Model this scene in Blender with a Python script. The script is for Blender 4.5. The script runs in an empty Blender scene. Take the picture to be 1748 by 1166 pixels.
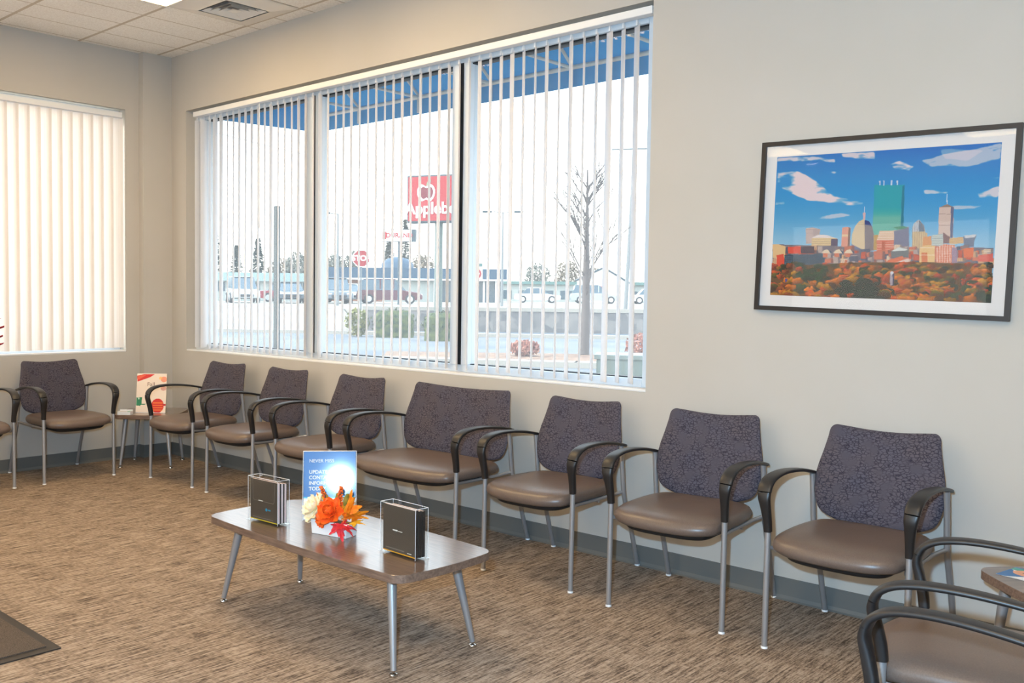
import bpy, bmesh, math, random
import numpy as np
from mathutils import Vector, Matrix, Euler

random.seed(7)
PI = math.pi
S = bpy.context.scene
C = S.collection

# ------------------------------------------------------------------ camera
cam_d = bpy.data.cameras.new('camera')
cam = bpy.data.objects.new('camera', cam_d); C.objects.link(cam)
cam.location = (6.8295, -3.9618, 1.3101)
cam.rotation_euler = (1.52444, -0.01092, 0.76399)
cam_d.sensor_width = 36.0
cam_d.lens = 36.0 * 1610.44 / 1748
cam_d.shift_x = 114.66 / 1748
cam_d.shift_y = -5.51 / 1748
cam_d.clip_start = 0.05
cam_d.clip_end = 500
S.camera = cam

# ------------------------------------------------------------------ colour management, sky, lights
S.view_settings.view_transform = 'Standard'
S.view_settings.look = 'None'
S.view_settings.gamma = 1.0
S.view_settings.use_curve_mapping = False
S.view_settings.exposure = 0.0
try:
    S.cycles.use_denoising = True
    S.cycles.max_bounces = 8
    S.cycles.transparent_max_bounces = 16
    S.cycles.sample_clamp_indirect = 6.0
    S.cycles.caustics_reflective = False
    S.cycles.caustics_refractive = False
except Exception:
    pass

SKY = 4.4
W = bpy.data.worlds.new('sky'); S.world = W; W.use_nodes = True
wn = W.node_tree.nodes; wl = W.node_tree.links
wn.clear()
wo = wn.new('ShaderNodeOutputWorld'); wb = wn.new('ShaderNodeBackground')
wtc = wn.new('ShaderNodeTexCoord'); wsep = wn.new('ShaderNodeSeparateXYZ'); wr = wn.new('ShaderNodeValToRGB')
wl.new(wtc.outputs['Generated'], wsep.inputs[0]); wl.new(wsep.outputs[2], wr.inputs[0])
wr.color_ramp.elements[0].position = 0.0; wr.color_ramp.elements[0].color = (1.0, 0.95, 0.86, 1)
wr.color_ramp.elements[1].position = 0.30; wr.color_ramp.elements[1].color = (0.80, 0.91, 1.0, 1)
wl.new(wr.outputs[0], wb.inputs[0]); wb.inputs[1].default_value = SKY
wl.new(wb.outputs[0], wo.inputs[0])

def light(name, kind, loc, energy, color, **kw):
    d = bpy.data.lights.new(name, kind); d.energy = energy; d.color = color
    for k, v in kw.items(): setattr(d, k, v)
    o = bpy.data.objects.new(name, d); C.objects.link(o); o.location = loc
    return o
sun = light('sun', 'SUN', (-30, -8, 20), 4.0, (1.0, 0.93, 0.84), angle=0.01)
sun.rotation_euler = Vector((0.62, 0.70, -0.31)).to_track_quat('-Z', 'Y').to_euler()
# the photographer's flash, just above and left of the lens
fl = light('camera_flash', 'AREA', (6.755, -4.03, 1.475), 148.0, (0.42, 0.71, 1.0), shape='DISK', size=0.05)
fl.rotation_euler = (Vector((3.6, -0.4, 1.0)) - Vector(fl.location)).to_track_quat('-Z', 'Y').to_euler()

# ------------------------------------------------------------------ helpers
def lin(c):
    return tuple((x / 12.92 if x <= 0.04045 else ((x + 0.055) / 1.055) ** 2.4) for x in c)
def rgb(r, g, b): return lin((r / 255, g / 255, b / 255)) + (1.0,)

def mat(name, col, rough=0.6, metal=0.0, spec=0.5, coat=0.0, emit=None, es=0.0):
    m = bpy.data.materials.new(name); m.use_nodes = True
    b = m.node_tree.nodes['Principled BSDF']
    b.inputs['Base Color'].default_value = col
    b.inputs['Roughness'].default_value = rough
    b.inputs['Metallic'].default_value = metal
    b.inputs['Specular IOR Level'].default_value = spec
    b.inputs['Coat Weight'].default_value = coat
    b.inputs['Coat Roughness'].default_value = 0.1
    if emit:
        b.inputs['Emission Color'].default_value = emit; b.inputs['Emission Strength'].default_value = es
    return m
def nd(m, t, **kw):
    n = m.node_tree.nodes.new(t)
    for k, v in kw.items(): setattr(n, k, v)
    return n
def lk(m, a, b): m.node_tree.links.new(a, b)
def bsdf(m): return m.node_tree.nodes['Principled BSDF']
def noise_mix(m, scale, c1, c2, stretch=(1, 1, 1), detail=3, lo=0.35, hi=0.65, bump=0.0, bd=0.002, coord='Object'):
    """two-colour noise on the base colour, with an optional bump"""
    tc = nd(m, 'ShaderNodeTexCoord'); mp = nd(m, 'ShaderNodeMapping'); mp.inputs['Scale'].default_value = stretch
    n = nd(m, 'ShaderNodeTexNoise'); n.inputs['Scale'].default_value = scale; n.inputs['Detail'].default_value = detail
    r = nd(m, 'ShaderNodeValToRGB')
    r.color_ramp.elements[0].position = lo; r.color_ramp.elements[0].color = c1
    r.color_ramp.elements[1].position = hi; r.color_ramp.elements[1].color = c2
    lk(m, tc.outputs[coord], mp.inputs[0]); lk(m, mp.outputs[0], n.inputs['Vector'])
    lk(m, n.outputs[0], r.inputs[0]); lk(m, r.outputs[0], bsdf(m).inputs['Base Color'])
    if bump:
        bp = nd(m, 'ShaderNodeBump'); bp.inputs['Strength'].default_value = bump; bp.inputs['Distance'].default_value = bd
        lk(m, n.outputs[0], bp.inputs['Height']); lk(m, bp.outputs[0], bsdf(m).inputs['Normal'])
    return m

class MB:
    """collects geometry for one mesh object"""
    def __init__(s): s.v = []; s.f = []; s.mi = []; s.cur = 0
    def add(s, vs, fs):
        o = len(s.v); s.v += [tuple(v) for v in vs]; s.f += [tuple(i + o for i in f) for f in fs]; s.mi += [s.cur] * len(fs); return s
    def box(s, c, d, rz=0.0, M=None):
        x, y, z = d[0] / 2, d[1] / 2, d[2] / 2
        vs = [Vector((a * x, b * y, e * z)) for a in (-1, 1) for b in (-1, 1) for e in (-1, 1)]
        R_ = M if M is not None else Matrix.Rotation(rz, 3, 'Z')
        vs = [R_ @ v + Vector(c) for v in vs]
        return s.add(vs, [(0, 1, 3, 2), (4, 6, 7, 5), (0, 4, 5, 1), (2, 3, 7, 6), (0, 2, 6, 4), (1, 5, 7, 3)])
    def span(s, a, b):
        return s.box([(a[i] + b[i]) / 2 for i in range(3)], [abs(b[i] - a[i]) for i in range(3)])
    def rings(s, rings, cap0=True, cap1=True, closed=True):
        n = len(rings[0]); o = len(s.v); fs = []
        for r in rings: s.v += [tuple(p) for p in r]
        for i in range(len(rings) - 1):
            for j in range(n if closed else n - 1):
                k = (j + 1) % n
                fs.append((o + i * n + j, o + i * n + k, o + (i + 1) * n + k, o + (i + 1) * n + j))
        if cap0: fs.append(tuple(o + j for j in reversed(range(n))))
        if cap1: fs.append(tuple(o + (len(rings) - 1) * n + j for j in range(n)))
        s.f += fs; s.mi += [s.cur] * len(fs); return s
    def tube(s, pts, rad, n=12, caps=True, up=None):
        """round (rad float/list) or elliptic (rad list of (ru, rw)) sweep"""
        pts = [Vector(p) for p in pts]; m = len(pts); rings = []; pn = None
        for i, p in enumerate(pts):
            t = (pts[min(i + 1, m - 1)] - pts[max(i - 1, 0)]).normalized()
            if up is not None: a = (Vector(up) - t * Vector(up).dot(t)).normalized()
            elif pn is None:
                a = t.orthogonal().normalized()
            else: a = (pn - t * pn.dot(t)).normalized()
            pn = a; b = t.cross(a)
            r = rad[i] if isinstance(rad, (list, tuple)) else rad
            ru, rw = r if isinstance(r, (list, tuple)) else (r, r)
            ring = []
            for j in range(n):
                th = 2 * PI * j / n; cc, ss = math.cos(th), math.sin(th)
                if isinstance(r, (list, tuple)):       # flattened section with softened corners
                    cc = math.copysign(abs(cc) ** 0.6, cc); ss = math.copysign(abs(ss) ** 0.6, ss)
                ring.append(p + a * cc * ru + b * ss * rw)
            rings.append(ring)
        return s.rings(rings, caps, caps)
    def lathe(s, prof, c=(0, 0, 0), n=20, M=None):
        rings = []
        for r, z in prof:
            ring = [Vector((r * math.cos(2 * PI * j / n), r * math.sin(2 * PI * j / n), z)) for j in range(n)]
            if M is not None: ring = [M @ v for v in ring]
            rings.append([v + Vector(c) for v in ring])
        return s.rings(rings)
    def ball(s, c, r, n=8, sc=(1, 1, 1)):
        rings = []
        for i in range(1, n):
            a = PI * i / n
            rings.append([(c[0] + r * sc[0] * math.sin(a) * math.cos(2 * PI * j / (n + 2)), c[1] + r * sc[1] * math.sin(a) * math.sin(2 * PI * j / (n + 2)), c[2] - r * sc[2] * math.cos(a)) for j in range(n + 2)])
        return s.rings(rings)
    def prism(s, poly, z0, z1, M=None):
        r0 = [Vector((x, y, z0)) for x, y in poly]; r1 = [Vector((x, y, z1)) for x, y in poly]
        if M is not None: r0 = [M @ v for v in r0]; r1 = [M @ v for v in r1]
        return s.rings([r0, r1])
    def build(s, name, mats, parent=None, smooth=False, bevel=0.0, bseg=2, loc=None):
        me = bpy.data.meshes.new(name); me.from_pydata(s.v, [], s.f)
        bm = bmesh.new(); bm.from_mesh(me); bmesh.ops.recalc_face_normals(bm, faces=bm.faces); bm.to_mesh(me); bm.free()
        if not isinstance(mats, (list, tuple)): mats = [mats]
        for m in mats: me.materials.append(m)
        for p_, i in zip(me.polygons, s.mi): p_.material_index = i; p_.use_smooth = smooth
        o = bpy.data.objects.new(name, me); C.objects.link(o)
        if smooth:
            try: me.set_sharp_from_angle(angle=math.radians(50))
            except Exception: pass
        if bevel:
            b = o.modifiers.new('bevel', 'BEVEL'); b.width = bevel; b.segments = bseg; b.limit_method = 'ANGLE'; b.angle_limit = math.radians(40)
        if parent is not None: o.parent = parent
        if loc: o.location = loc
        return o

def tag(o, label, cat, group=None, kind=None):
    if label: o['label'] = label
    if cat: o['category'] = cat
    if group: o['group'] = group
    if kind: o['kind'] = kind
    return o
def thing(name, label, cat, loc=(0, 0, 0), rz=0.0, group=None, kind=None):
    o = bpy.data.objects.new(name, None); C.objects.link(o); o.empty_display_size = 0.1
    o.location = loc; o.rotation_euler = (0, 0, rz)
    return tag(o, label, cat, group, kind)
def struct(o): o['kind'] = 'structure'; return o
def copy_tree(o, parent=None):
    c = o.copy(); C.objects.link(c); c.parent = parent
    for ch in [x for x in bpy.data.objects if x.parent == o]: copy_tree(ch, c)
    return c
def text_mesh(name, body, size, m, parent, M, extrude=0.001, align='CENTER', bold=0.0, spacing=1.0, linesp=1.0):
    cu = bpy.data.curves.new(name, 'FONT'); cu.body = body; cu.size = size; cu.extrude = extrude; cu.offset = bold
    cu.align_x = align; cu.align_y = 'CENTER' if align == 'CENTER' else 'TOP_BASELINE'; cu.space_character = spacing; cu.space_line = linesp
    t = bpy.data.objects.new(name + '_curve', cu); C.objects.link(t)
    dg = bpy.context.evaluated_depsgraph_get()
    me = bpy.data.meshes.new_from_object(t.evaluated_get(dg)); me.name = name
    bpy.data.objects.remove(t)
    me.transform(M); me.materials.clear(); me.materials.append(m)
    o = bpy.data.objects.new(name, me); C.objects.link(o)
    if parent is not None: o.parent = parent
    return o
def ss(t): return max(0.0, min(1.0, t))

# ------------------------------------------------------------------ materials
M = {}
M['wall'] = noise_mix(mat('wall_paint', rgb(186, 182, 175), 0.7, spec=0.25), 2.0, rgb(185, 181, 173), rgb(188, 184, 177))
M['white_trim'] = mat('white_trim', rgb(226, 228, 230), 0.45)
M['base'] = mat('cove_base_rubber', rgb(98, 100, 98), 0.5)
M['frame_white'] = mat('window_frame_white', rgb(215, 222, 228), 0.4)
M['gasket'] = mat('black_gasket', rgb(22, 26, 32), 0.6)
M['steel'] = mat('silver_powder_coat', rgb(160, 160, 162), 0.38, metal=0.55)
M['chrome'] = mat('chrome', rgb(200, 195, 190), 0.15, metal=1.0)
M['arm'] = mat('black_arm_plastic', rgb(30, 28, 28), 0.42)
M['pan'] = mat('seat_underside', rgb(16, 15, 15), 0.7)
M['vinyl'] = noise_mix(mat('taupe_vinyl', rgb(98, 84, 76), 0.36), 260, rgb(93, 79, 71), rgb(104, 89, 80), bump=0.12, bd=0.0006)
M['black'] = mat('black_frame', rgb(30, 26, 26), 0.4)
M['mat_board'] = mat('white_mat_board', rgb(205, 202, 200), 0.7)

# blinds: thin white vinyl that lets light through
def translucent(name, col, k):
    m = mat(name, col, 0.5, spec=0.3)
    tr = nd(m, 'ShaderNodeBsdfTranslucent'); tr.inputs[0].default_value = col
    mx = nd(m, 'ShaderNodeMixShader'); mx.inputs[0].default_value = k
    out = m.node_tree.nodes['Material Output']
    lk(m, bsdf(m).outputs[0], mx.inputs[1]); lk(m, tr.outputs[0], mx.inputs[2]); lk(m, mx.outputs[0], out.inputs[0])
    return m
M['vane'] = translucent('blind_vane_vinyl', rgb(238, 238, 240), 0.42)
M['vane_closed'] = translucent('closed_blind_vane_vinyl', rgb(240, 236, 233), 0.45)

def glass(name, haze, tint=(1, 1, 1, 1), refl=(0.6, 0.02)):
    m = bpy.data.materials.new(name); m.use_nodes = True; nt = m.node_tree; nt.nodes.clear()
    out = nt.nodes.new('ShaderNodeOutputMaterial')
    t = nt.nodes.new('ShaderNodeBsdfTransparent'); t.inputs[0].default_value = tint
    g = nt.nodes.new('ShaderNodeBsdfGlossy'); g.inputs['Roughness'].default_value = 0.02
    lw = nt.nodes.new('ShaderNodeLayerWeight'); lw.inputs[0].default_value = 0.5
    pw = nt.nodes.new('ShaderNodeMath'); pw.operation = 'POWER'; pw.inputs[1].default_value = 5.0
    ml = nt.nodes.new('ShaderNodeMath'); ml.operation = 'MULTIPLY_ADD'; ml.inputs[1].default_value = refl[0]; ml.inputs[2].default_value = refl[1]
    nt.links.new(lw.outputs['Facing'], pw.inputs[0]); nt.links.new(pw.outputs[0], ml.inputs[0])
    a = nt.nodes.new('ShaderNodeMixShader')
    nt.links.new(ml.outputs[0], a.inputs[0]); nt.links.new(t.outputs[0], a.inputs[1]); nt.links.new(g.outputs[0], a.inputs[2])
    last = a
    if haze:
        d = nt.nodes.new('ShaderNodeBsdfTranslucent'); d.inputs[0].default_value = (0.9, 0.95, 1, 1)
        b = nt.nodes.new('ShaderNodeMixShader'); b.inputs[0].default_value = haze
        nt.links.new(a.outputs[0], b.inputs[1]); nt.links.new(d.outputs[0], b.inputs[2]); last = b
    nt.links.new(last.outputs[0], out.inputs[0])
    return m
M['glass'] = glass('window_glass', 0.06, (0.96, 0.98, 0.98, 1))
M['acrylic'] = glass('clear_acrylic', 0.015, (0.97, 0.98, 0.98, 1))

# chair back fabric: mauve-grey ground with dark curling lines
def fabric():
    m = mat('patterned_back_fabric', rgb(92, 86, 96), 0.85, spec=0.2)
    tc = nd(m, 'ShaderNodeTexCoord'); mp = nd(m, 'ShaderNodeMapping'); mp.inputs['Scale'].default_value = (1, 1, 1.7)
    nz = nd(m, 'ShaderNodeTexNoise'); nz.inputs['Scale'].default_value = 30; nz.inputs['Detail'].default_value = 2
    mixv = nd(m, 'ShaderNodeMix', data_type='VECTOR', factor_mode='UNIFORM'); mixv.inputs[0].default_value = 0.022
    vo = nd(m, 'ShaderNodeTexVoronoi', feature='DISTANCE_TO_EDGE'); vo.inputs['Scale'].default_value = 62
    r = nd(m, 'ShaderNodeValToRGB')
    r.color_ramp.elements[0].position = 0.015; r.color_ramp.elements[0].color = (0, 0, 0, 1)
    r.color_ramp.elements[1].position = 0.13; r.color_ramp.elements[1].color = (1, 1, 1, 1)
    n2 = nd(m, 'ShaderNodeTexNoise'); n2.inputs['Scale'].default_value = 16; n2.inputs['Detail'].default_value = 1
    r2 = nd(m, 'ShaderNodeValToRGB'); r2.color_ramp.elements[0].position = 0.50; r2.color_ramp.elements[1].position = 0.68
    mx = nd(m, 'ShaderNodeMix', data_type='FLOAT')
    cm = nd(m, 'ShaderNodeMix', data_type='RGBA')
    n3 = nd(m, 'ShaderNodeTexNoise'); n3.inputs['Scale'].default_value = 7
    g = nd(m, 'ShaderNodeValToRGB')
    g.color_ramp.elements[0].position = 0.3; g.color_ramp.elements[0].color = rgb(88, 81, 86)
    g.color_ramp.elements[1].position = 0.7; g.color_ramp.elements[1].color = rgb(80, 78, 90)
    lk(m, tc.outputs['Object'], mp.inputs[0]); lk(m, mp.outputs[0], nz.inputs['Vector']); lk(m, mp.outputs[0], mixv.inputs[4]); lk(m, nz.outputs['Color'], mixv.inputs[5])
    lk(m, mixv.outputs[1], vo.inputs['Vector']); lk(m, vo.outputs['Distance'], r.inputs[0])
    lk(m, tc.outputs['Object'], n2.inputs['Vector']); lk(m, n2.outputs[0], r2.inputs[0])
    # some lines fade away so the loops stay open
    lk(m, r2.outputs[0], mx.inputs[0]); lk(m, r.outputs[0], mx.inputs[2]); mx.inputs[3].default_value = 0.75
    lk(m, tc.outputs['Object'], n3.inputs['Vector']); lk(m, n3.outputs[0], g.inputs[0])
    cm.inputs[6].default_value = rgb(44, 42, 54)
    lk(m, mx.outputs[0], cm.inputs[0]); lk(m, g.outputs[0], cm.inputs[7]); lk(m, cm.outputs[2], bsdf(m).inputs['Base Color'])
    bp = nd(m, 'ShaderNodeBump'); bp.inputs['Strength'].default_value = 0.4; bp.inputs['Distance'].default_value = 0.001
    lk(m, mx.outputs[0], bp.inputs['Height']); lk(m, bp.outputs[0], bsdf(m).inputs['Normal'])
    return m
M['fabric'] = fabric()

# carpet: short streaks along y in tan and brown
def carpet():
    m = mat('streaked_carpet', rgb(150, 128, 108), 0.95, spec=0.1)
    tc = nd(m, 'ShaderNodeTexCoord')
    def nz(scale, st, det, rough=0.6):
        mp = nd(m, 'ShaderNodeMapping'); mp.inputs['Scale'].default_value = st
        n = nd(m, 'ShaderNodeTexNoise'); n.inputs['Scale'].default_value = scale; n.inputs['Detail'].default_value = det; n.inputs['Roughness'].default_value = rough
        lk(m, tc.outputs['Object'], mp.inputs[0]); lk(m, mp.outputs[0], n.inputs['Vector']); return n.outputs[0]
    a = nz(120, (1, 0.06, 1), 2); b = nz(60, (0.35, 1, 1), 2); c = nz(5.0, (1, 1, 1), 3); d = nz(320, (1, 0.16, 1), 1)
    def mth(op, x, y):
        n = nd(m, 'ShaderNodeMath', operation=op)
        for i, q in enumerate((x, y)):
            if isinstance(q, (int, float)): n.inputs[i].default_value = q
            else: lk(m, q, n.inputs[i])
        return n.outputs[0]
    s = mth('ADD', mth('MULTIPLY', a, 0.52), mth('MULTIPLY', b, 0.14))
    s = mth('ADD', s, mth('MULTIPLY', c, 0.08)); s = mth('ADD', s, mth('MULTIPLY', d, 0.26))
    r = nd(m, 'ShaderNodeValToRGB'); e = r.color_ramp.elements
    e[0].position = 0.40; e[0].color = rgb(80, 70, 62); e[1].position = 0.585; e[1].color = rgb(168, 153, 138)
    q = e.new(0.49); q.color = rgb(134, 118, 104)
    lk(m, s, r.inputs[0]); lk(m, r.outputs[0], bsdf(m).inputs['Base Color'])
    bp = nd(m, 'ShaderNodeBump'); bp.inputs['Strength'].default_value = 0.5; bp.inputs['Distance'].default_value = 0.004
    lk(m, s, bp.inputs['Height']); lk(m, bp.outputs[0], bsdf(m).inputs['Normal'])
    return m
M['carpet'] = carpet()

# ceiling tiles: white grid, wide tees every 0.61 m, scored lines every 0.305 m
def ceiling_mat():
    m = mat('ceiling_tile', rgb(232, 222, 206), 0.9, spec=0.1)
    tc = nd(m, 'ShaderNodeTexCoord'); sep = nd(m, 'ShaderNodeSeparateXYZ'); lk(m, tc.outputs['Object'], sep.inputs[0])
    def line(sock, off, per, half):
        a = nd(m, 'ShaderNodeMath', operation='SUBTRACT'); lk(m, sock, a.inputs[0]); a.inputs[1].default_value = off
        b = nd(m, 'ShaderNodeMath', operation='PINGPONG'); lk(m, a.outputs[0], b.inputs[0]); b.inputs[1].default_value = per / 2
        c = nd(m, 'ShaderNodeMath', operation='LESS_THAN'); lk(m, b.outputs[0], c.inputs[0]); c.inputs[1].default_value = half
        return c.outputs[0]
    l1 = line(sep.outputs[1], -0.1186, 0.6096, 0.012); l2 = line(sep.outputs[0], 0.2929, 0.3048, 0.0055)
    mx = nd(m, 'ShaderNodeMath', operation='MAXIMUM'); lk(m, l1, mx.inputs[0]); lk(m, l2, mx.inputs[1])
    n = nd(m, 'ShaderNodeTexNoise'); n.inputs['Scale'].default_value = 120; lk(m, tc.outputs['Object'], n.inputs['Vector'])
    r = nd(m, 'ShaderNodeValToRGB'); r.color_ramp.elements[0].position = 0.35; r.color_ramp.elements[0].color = rgb(232, 226, 216)
    r.color_ramp.elements[1].position = 0.6; r.color_ramp.elements[1].color = rgb(246, 242, 234); lk(m, n.outputs[0], r.inputs[0])
    cm = nd(m, 'ShaderNodeMix', data_type='RGBA'); lk(m, mx.outputs[0], cm.inputs[0]); lk(m, r.outputs[0], cm.inputs[6]); cm.inputs[7].default_value = rgb(200, 188, 170)
    lk(m, cm.outputs[2], bsdf(m).inputs['Base Color'])
    bp = nd(m, 'ShaderNodeBump'); bp.invert = True; bp.inputs['Strength'].default_value = 0.6; bp.inputs['Distance'].default_value = 0.004
    lk(m, mx.outputs[0], bp.inputs['Height']); lk(m, bp.outputs[0], bsdf(m).inputs['Normal'])
    return m
M['ceiling'] = ceiling_mat()

def laminate():
    m = mat('walnut_laminate', rgb(112, 90, 77), 0.30, spec=0.5, coat=0.85)
    bsdf(m).inputs['Coat Roughness'].default_value = 0.16
    noise_mix(m, 9, rgb(84, 66, 56), rgb(118, 96, 82), stretch=(1.0, 14, 14), detail=6, lo=0.3, hi=0.7)
    return m
M['laminate'] = laminate()
M['edge'] = noise_mix(mat('laminate_edge_band', rgb(110, 90, 78), 0.5), 12, rgb(98, 79, 68), rgb(124, 102, 88), stretch=(1, 10, 10), detail=4)

# ------------------------------------------------------------------ room shell
H = 3.163
XW = -0.0685           # left wall plane
WL, WR, WB, WT = 0.2139, 4.3864, 0.8471, 2.7193     # main window opening
VY0, VY1, VB, VT = -0.3584, -3.30, 0.837, 2.712      # left window opening
FX1, FY1 = 9.5, -11.5
TH = 0.20

def box_obj(name, a, b, m, bevel=0.0): return MB().span(a, b).build(name, m, bevel=bevel)
struct(box_obj('floor', (XW - TH, FY1, -0.10), (FX1, TH, 0.0), M['carpet']))
struct(box_obj('ceiling', (XW - TH, FY1, H), (FX1, TH, H + 0.12), M['ceiling']))
w = MB(); w.span((XW - TH, 0, -0.1), (WL, TH, H)); w.span((WR, 0, -0.1), (FX1, TH, H)); w.span((WL, 0, -0.1), (WR, TH, WB)); w.span((WL, 0, WT), (WR, TH, H))
struct(w.build('wall_back', M['wall']))
w = MB(); w.span((XW - TH, VY0, -0.1), (XW, 0, H)); w.span((XW - TH, FY1, -0.1), (XW, VY1, H)); w.span((XW - TH, VY1, -0.1), (XW, VY0, VB)); w.span((XW - TH, VY1, VT), (XW, VY0, H))
struct(w.build('wall_left', M['wall']))
struct(box_obj('wall_shade_parapet', (XW - TH, FY1 - 0.15, H + 0.12), (FX1 + 0.15, TH, 6.0), M['wall']))  # unseen block added on the roof, tall enough to shade the near ground
struct(box_obj('wall_corner', (XW, -0.2468, 0), (0.0, 0.0, H), M['wall']))
w = MB(); w.span((XW - TH, FY1 - 0.15, -0.1), (FX1, FY1, 0.9)); w.span((XW - TH, FY1 - 0.15, 2.5), (FX1, FY1, H))
for x in (XW - TH, 3.0, 6.1, 9.2): w.span((x, FY1 - 0.15, 0.9), (x + 0.3, FY1, 2.5))
struct(w.build('wall_front', M['wall']))
struct(box_obj('wall_far_right', (FX1, FY1, -0.1), (FX1 + 0.15, TH, H), M['wall']))
w = MB(); w.span((6.70, -2.95, 0), (6.82, 0, H)); w.span((6.82, -2.95, 0), (FX1, -2.83, H))
struct(w.build('wall_right', M['wall']))
struct(box_obj('trim_1', (WL, 0.002, WB), (WR, TH - 0.05, WB + 0.012), M['white_trim'], 0.003))
struct(box_obj('trim_2', (XW - TH + 0.02, VY1, VB), (XW - 0.002, VY0, VB + 0.012), M['white_trim'], 0.003))
# cove base with a small toe
def cove(name, pts):
    """pts: list of (x, y) along the wall, room side to the left of travel"""
    b = MB(); prof = [(0.0, 0.0962), (0.006, 0.0955), (0.0065, 0.02), (0.012, 0.006), (0.020, 0.0), (0.0, 0.0)]
    rings = []
    for i, (x, y) in enumerate(pts):
        d0 = Vector(pts[i]) - Vector(pts[i - 1]) if i else Vector(pts[1]) - Vector(pts[0])
        d1 = Vector(pts[i + 1]) - Vector(pts[i]) if i < len(pts) - 1 else d0
        n0 = Vector((-d0.y, d0.x)).normalized(); n1 = Vector((-d1.y, d1.x)).normalized()
        n = (n0 + n1); n = n / max(0.3, n.dot(n1))
        rings.append([(x + n.x * o, y + n.y * o, z) for o, z in prof])
    return struct(b.rings(rings).build(name, M['base']))
cove('baseboard_back', [(6.70, 0), (0.0, 0)])
cove('baseboard_corner', [(0.0, 0.0), (0.0, -0.2468), (XW, -0.2468)])
cove('baseboard_left', [(XW, -0.2468), (XW, FY1)])
cove('baseboard_right', [(6.70, -2.95), (6.70, 0.0)])

# ------------------------------------------------------------------ main window
win = thing('window_1', None, None, kind='structure')
gy0, gy1 = 0.085, 0.165
fr = MB()
fr.span((WL, gy0, WB + 0.012), (WL + 0.085, gy1, WT)); fr.span((WL + 0.110, gy0 - 0.008, WB + 0.055), (WL + 0.15, gy1, WT - 0.075)); fr.span((WR - 0.075, gy0, WB + 0.012), (WR, gy1, WT))
fr.span((WL + 0.085, gy0, WB + 0.012), (WR - 0.075, gy1, WB + 0.055)); fr.span((WL + 0.085, gy0, WT - 0.075), (WR - 0.075, gy1, WT)); fr.span((WL + 0.085, gy0 - 0.02, WT - 0.035), (WR - 0.075, gy0 - 0.0005, WT))
fr.build('window_frame', M['frame_white'], win, bevel=0.003)
MX = (1.703, 3.068)
for x in MX:
    MB().span((x - 0.062, gy0 - 0.01, WB + 0.055), (x, gy1, WT - 0.075)).span((x + 0.025, gy0 - 0.008, WB + 0.055), (x + 0.068, gy1, WT - 0.075)).build('mullion', M['frame_white'], win, bevel=0.003)
gk = MB()
for x in (WL + 0.085, MX[0], MX[1]): gk.span((x, gy0 - 0.009, WB + 0.055), (x + 0.024, gy1, WT - 0.075))
gk.span((WL + 0.15, gy0 + 0.02, WT - 0.083), (WR - 0.075, gy1, WT - 0.075)); gk.span((WL + 0.15, gy0 + 0.03, WB + 0.055), (WR - 0.075, gy1, WB + 0.060))
gk.build('gasket', M['gasket'], win)
for a, b in ((WL + 0.15, MX[0] - 0.062), (MX[0] + 0.068, MX[1] - 0.062), (MX[1] + 0.068, WR - 0.075)):
    MB().span((a, 0.122, WB + 0.05), (b, 0.126, WT - 0.07)).build('pane', M['glass'], win)

# vertical blinds, vanes turned open
bl = thing('vertical_blinds', 'open white vertical blinds across the wide three-part window', 'blinds', (WL, 0.0, WT))
hr = MB(); hr.span((0.10, 0.0, -0.060), (4.165, 0.05, -0.022))
hr.build('headrail', M['white_trim'], bl, bevel=0.004)
rr = random.Random(3)
def vane(name, parent, x, y, z0, z1, ang, width, m, curve=0.004, horiz='x'):
    b = MB(); n = 6; pts = []
    for i in range(n + 1):
        s_ = (i / n - 0.5) * width; c_ = curve * (1 - (2 * i / n - 1) ** 2)
        dx = math.cos(ang) * s_ - math.sin(ang) * c_; dy = math.sin(ang) * s_ + math.cos(ang) * c_
        pts.append((x + dx, y + dy))
    th = 0.0009
    ring = [(px - math.sin(ang) * th, py + math.cos(ang) * th) for px, py in pts] + [(px + math.sin(ang) * th, py - math.cos(ang) * th) for px, py in reversed(pts)]
    b.rings([[(px, py, z0) for px, py in ring], [(px, py, z1) for px, py in ring]])
    return b.build(name, m, parent, smooth=False)
xs = []
x = 0.31
while x < 4.30: xs.append(x); x += 0.0791
for i, x in enumerate(xs):
    a = -PI / 4 + rr.uniform(-0.20, 0.20)
    if i < 2: a = -PI / 4 - 0.45
    vane('vane', bl, x - WL, 0.052, WB + 0.028 + rr.uniform(-.003, .003) - WT, -0.085, a, 0.086, M['vane'], curve=0.009)
    cl = MB().span((x - WL - 0.004, 0.046, -0.086), (x - WL + 0.004, 0.058, -0.060)); cl.build('vane_clip', M['white_trim'], bl)
MB().tube([(0.95, 0.02, -0.06), (0.952, 0.018, -0.6), (0.955, 0.018, -0.95)], 0.004, 8).build('control_wand', M['white_trim'], bl)

# ------------------------------------------------------------------ left window with closed blinds
win2 = thing('window_2', None, None, kind='structure')
fr = MB(); gx0, gx1 = XW - 0.17, XW - 0.10
for y in (VY0, VY1 + 0.05, (VY0 + VY1) / 2 - 0.2): fr.span((gx0, y - 0.05, VB + 0.055), (gx1, y, VT - 0.05))
fr.span((gx0, VY1, VB + 0.012), (gx1, VY0, VB + 0.055)); fr.span((gx0, VY1, VT - 0.05), (gx1, VY0, VT))
fr.build('window_frame', M['frame_white'], win2, bevel=0.003)
MB().span((XW - 0.14, VY1 + 0.04, VB + 0.05), (XW - 0.136, VY0 - 0.04, VT - 0.045)).build('pane', M['glass'], win2)
bl2 = thing('vertical_blinds', 'closed glowing vertical blinds over the left wall window', 'blinds', (XW, VY0, VT))
hr = MB().span((-0.052, VY1 - VY0 + 0.01, -0.066), (-0.006, -0.022, -0.024)); hr.build('headrail', M['white_trim'], bl2, bevel=0.004)
y = -0.06; i = 0
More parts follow.
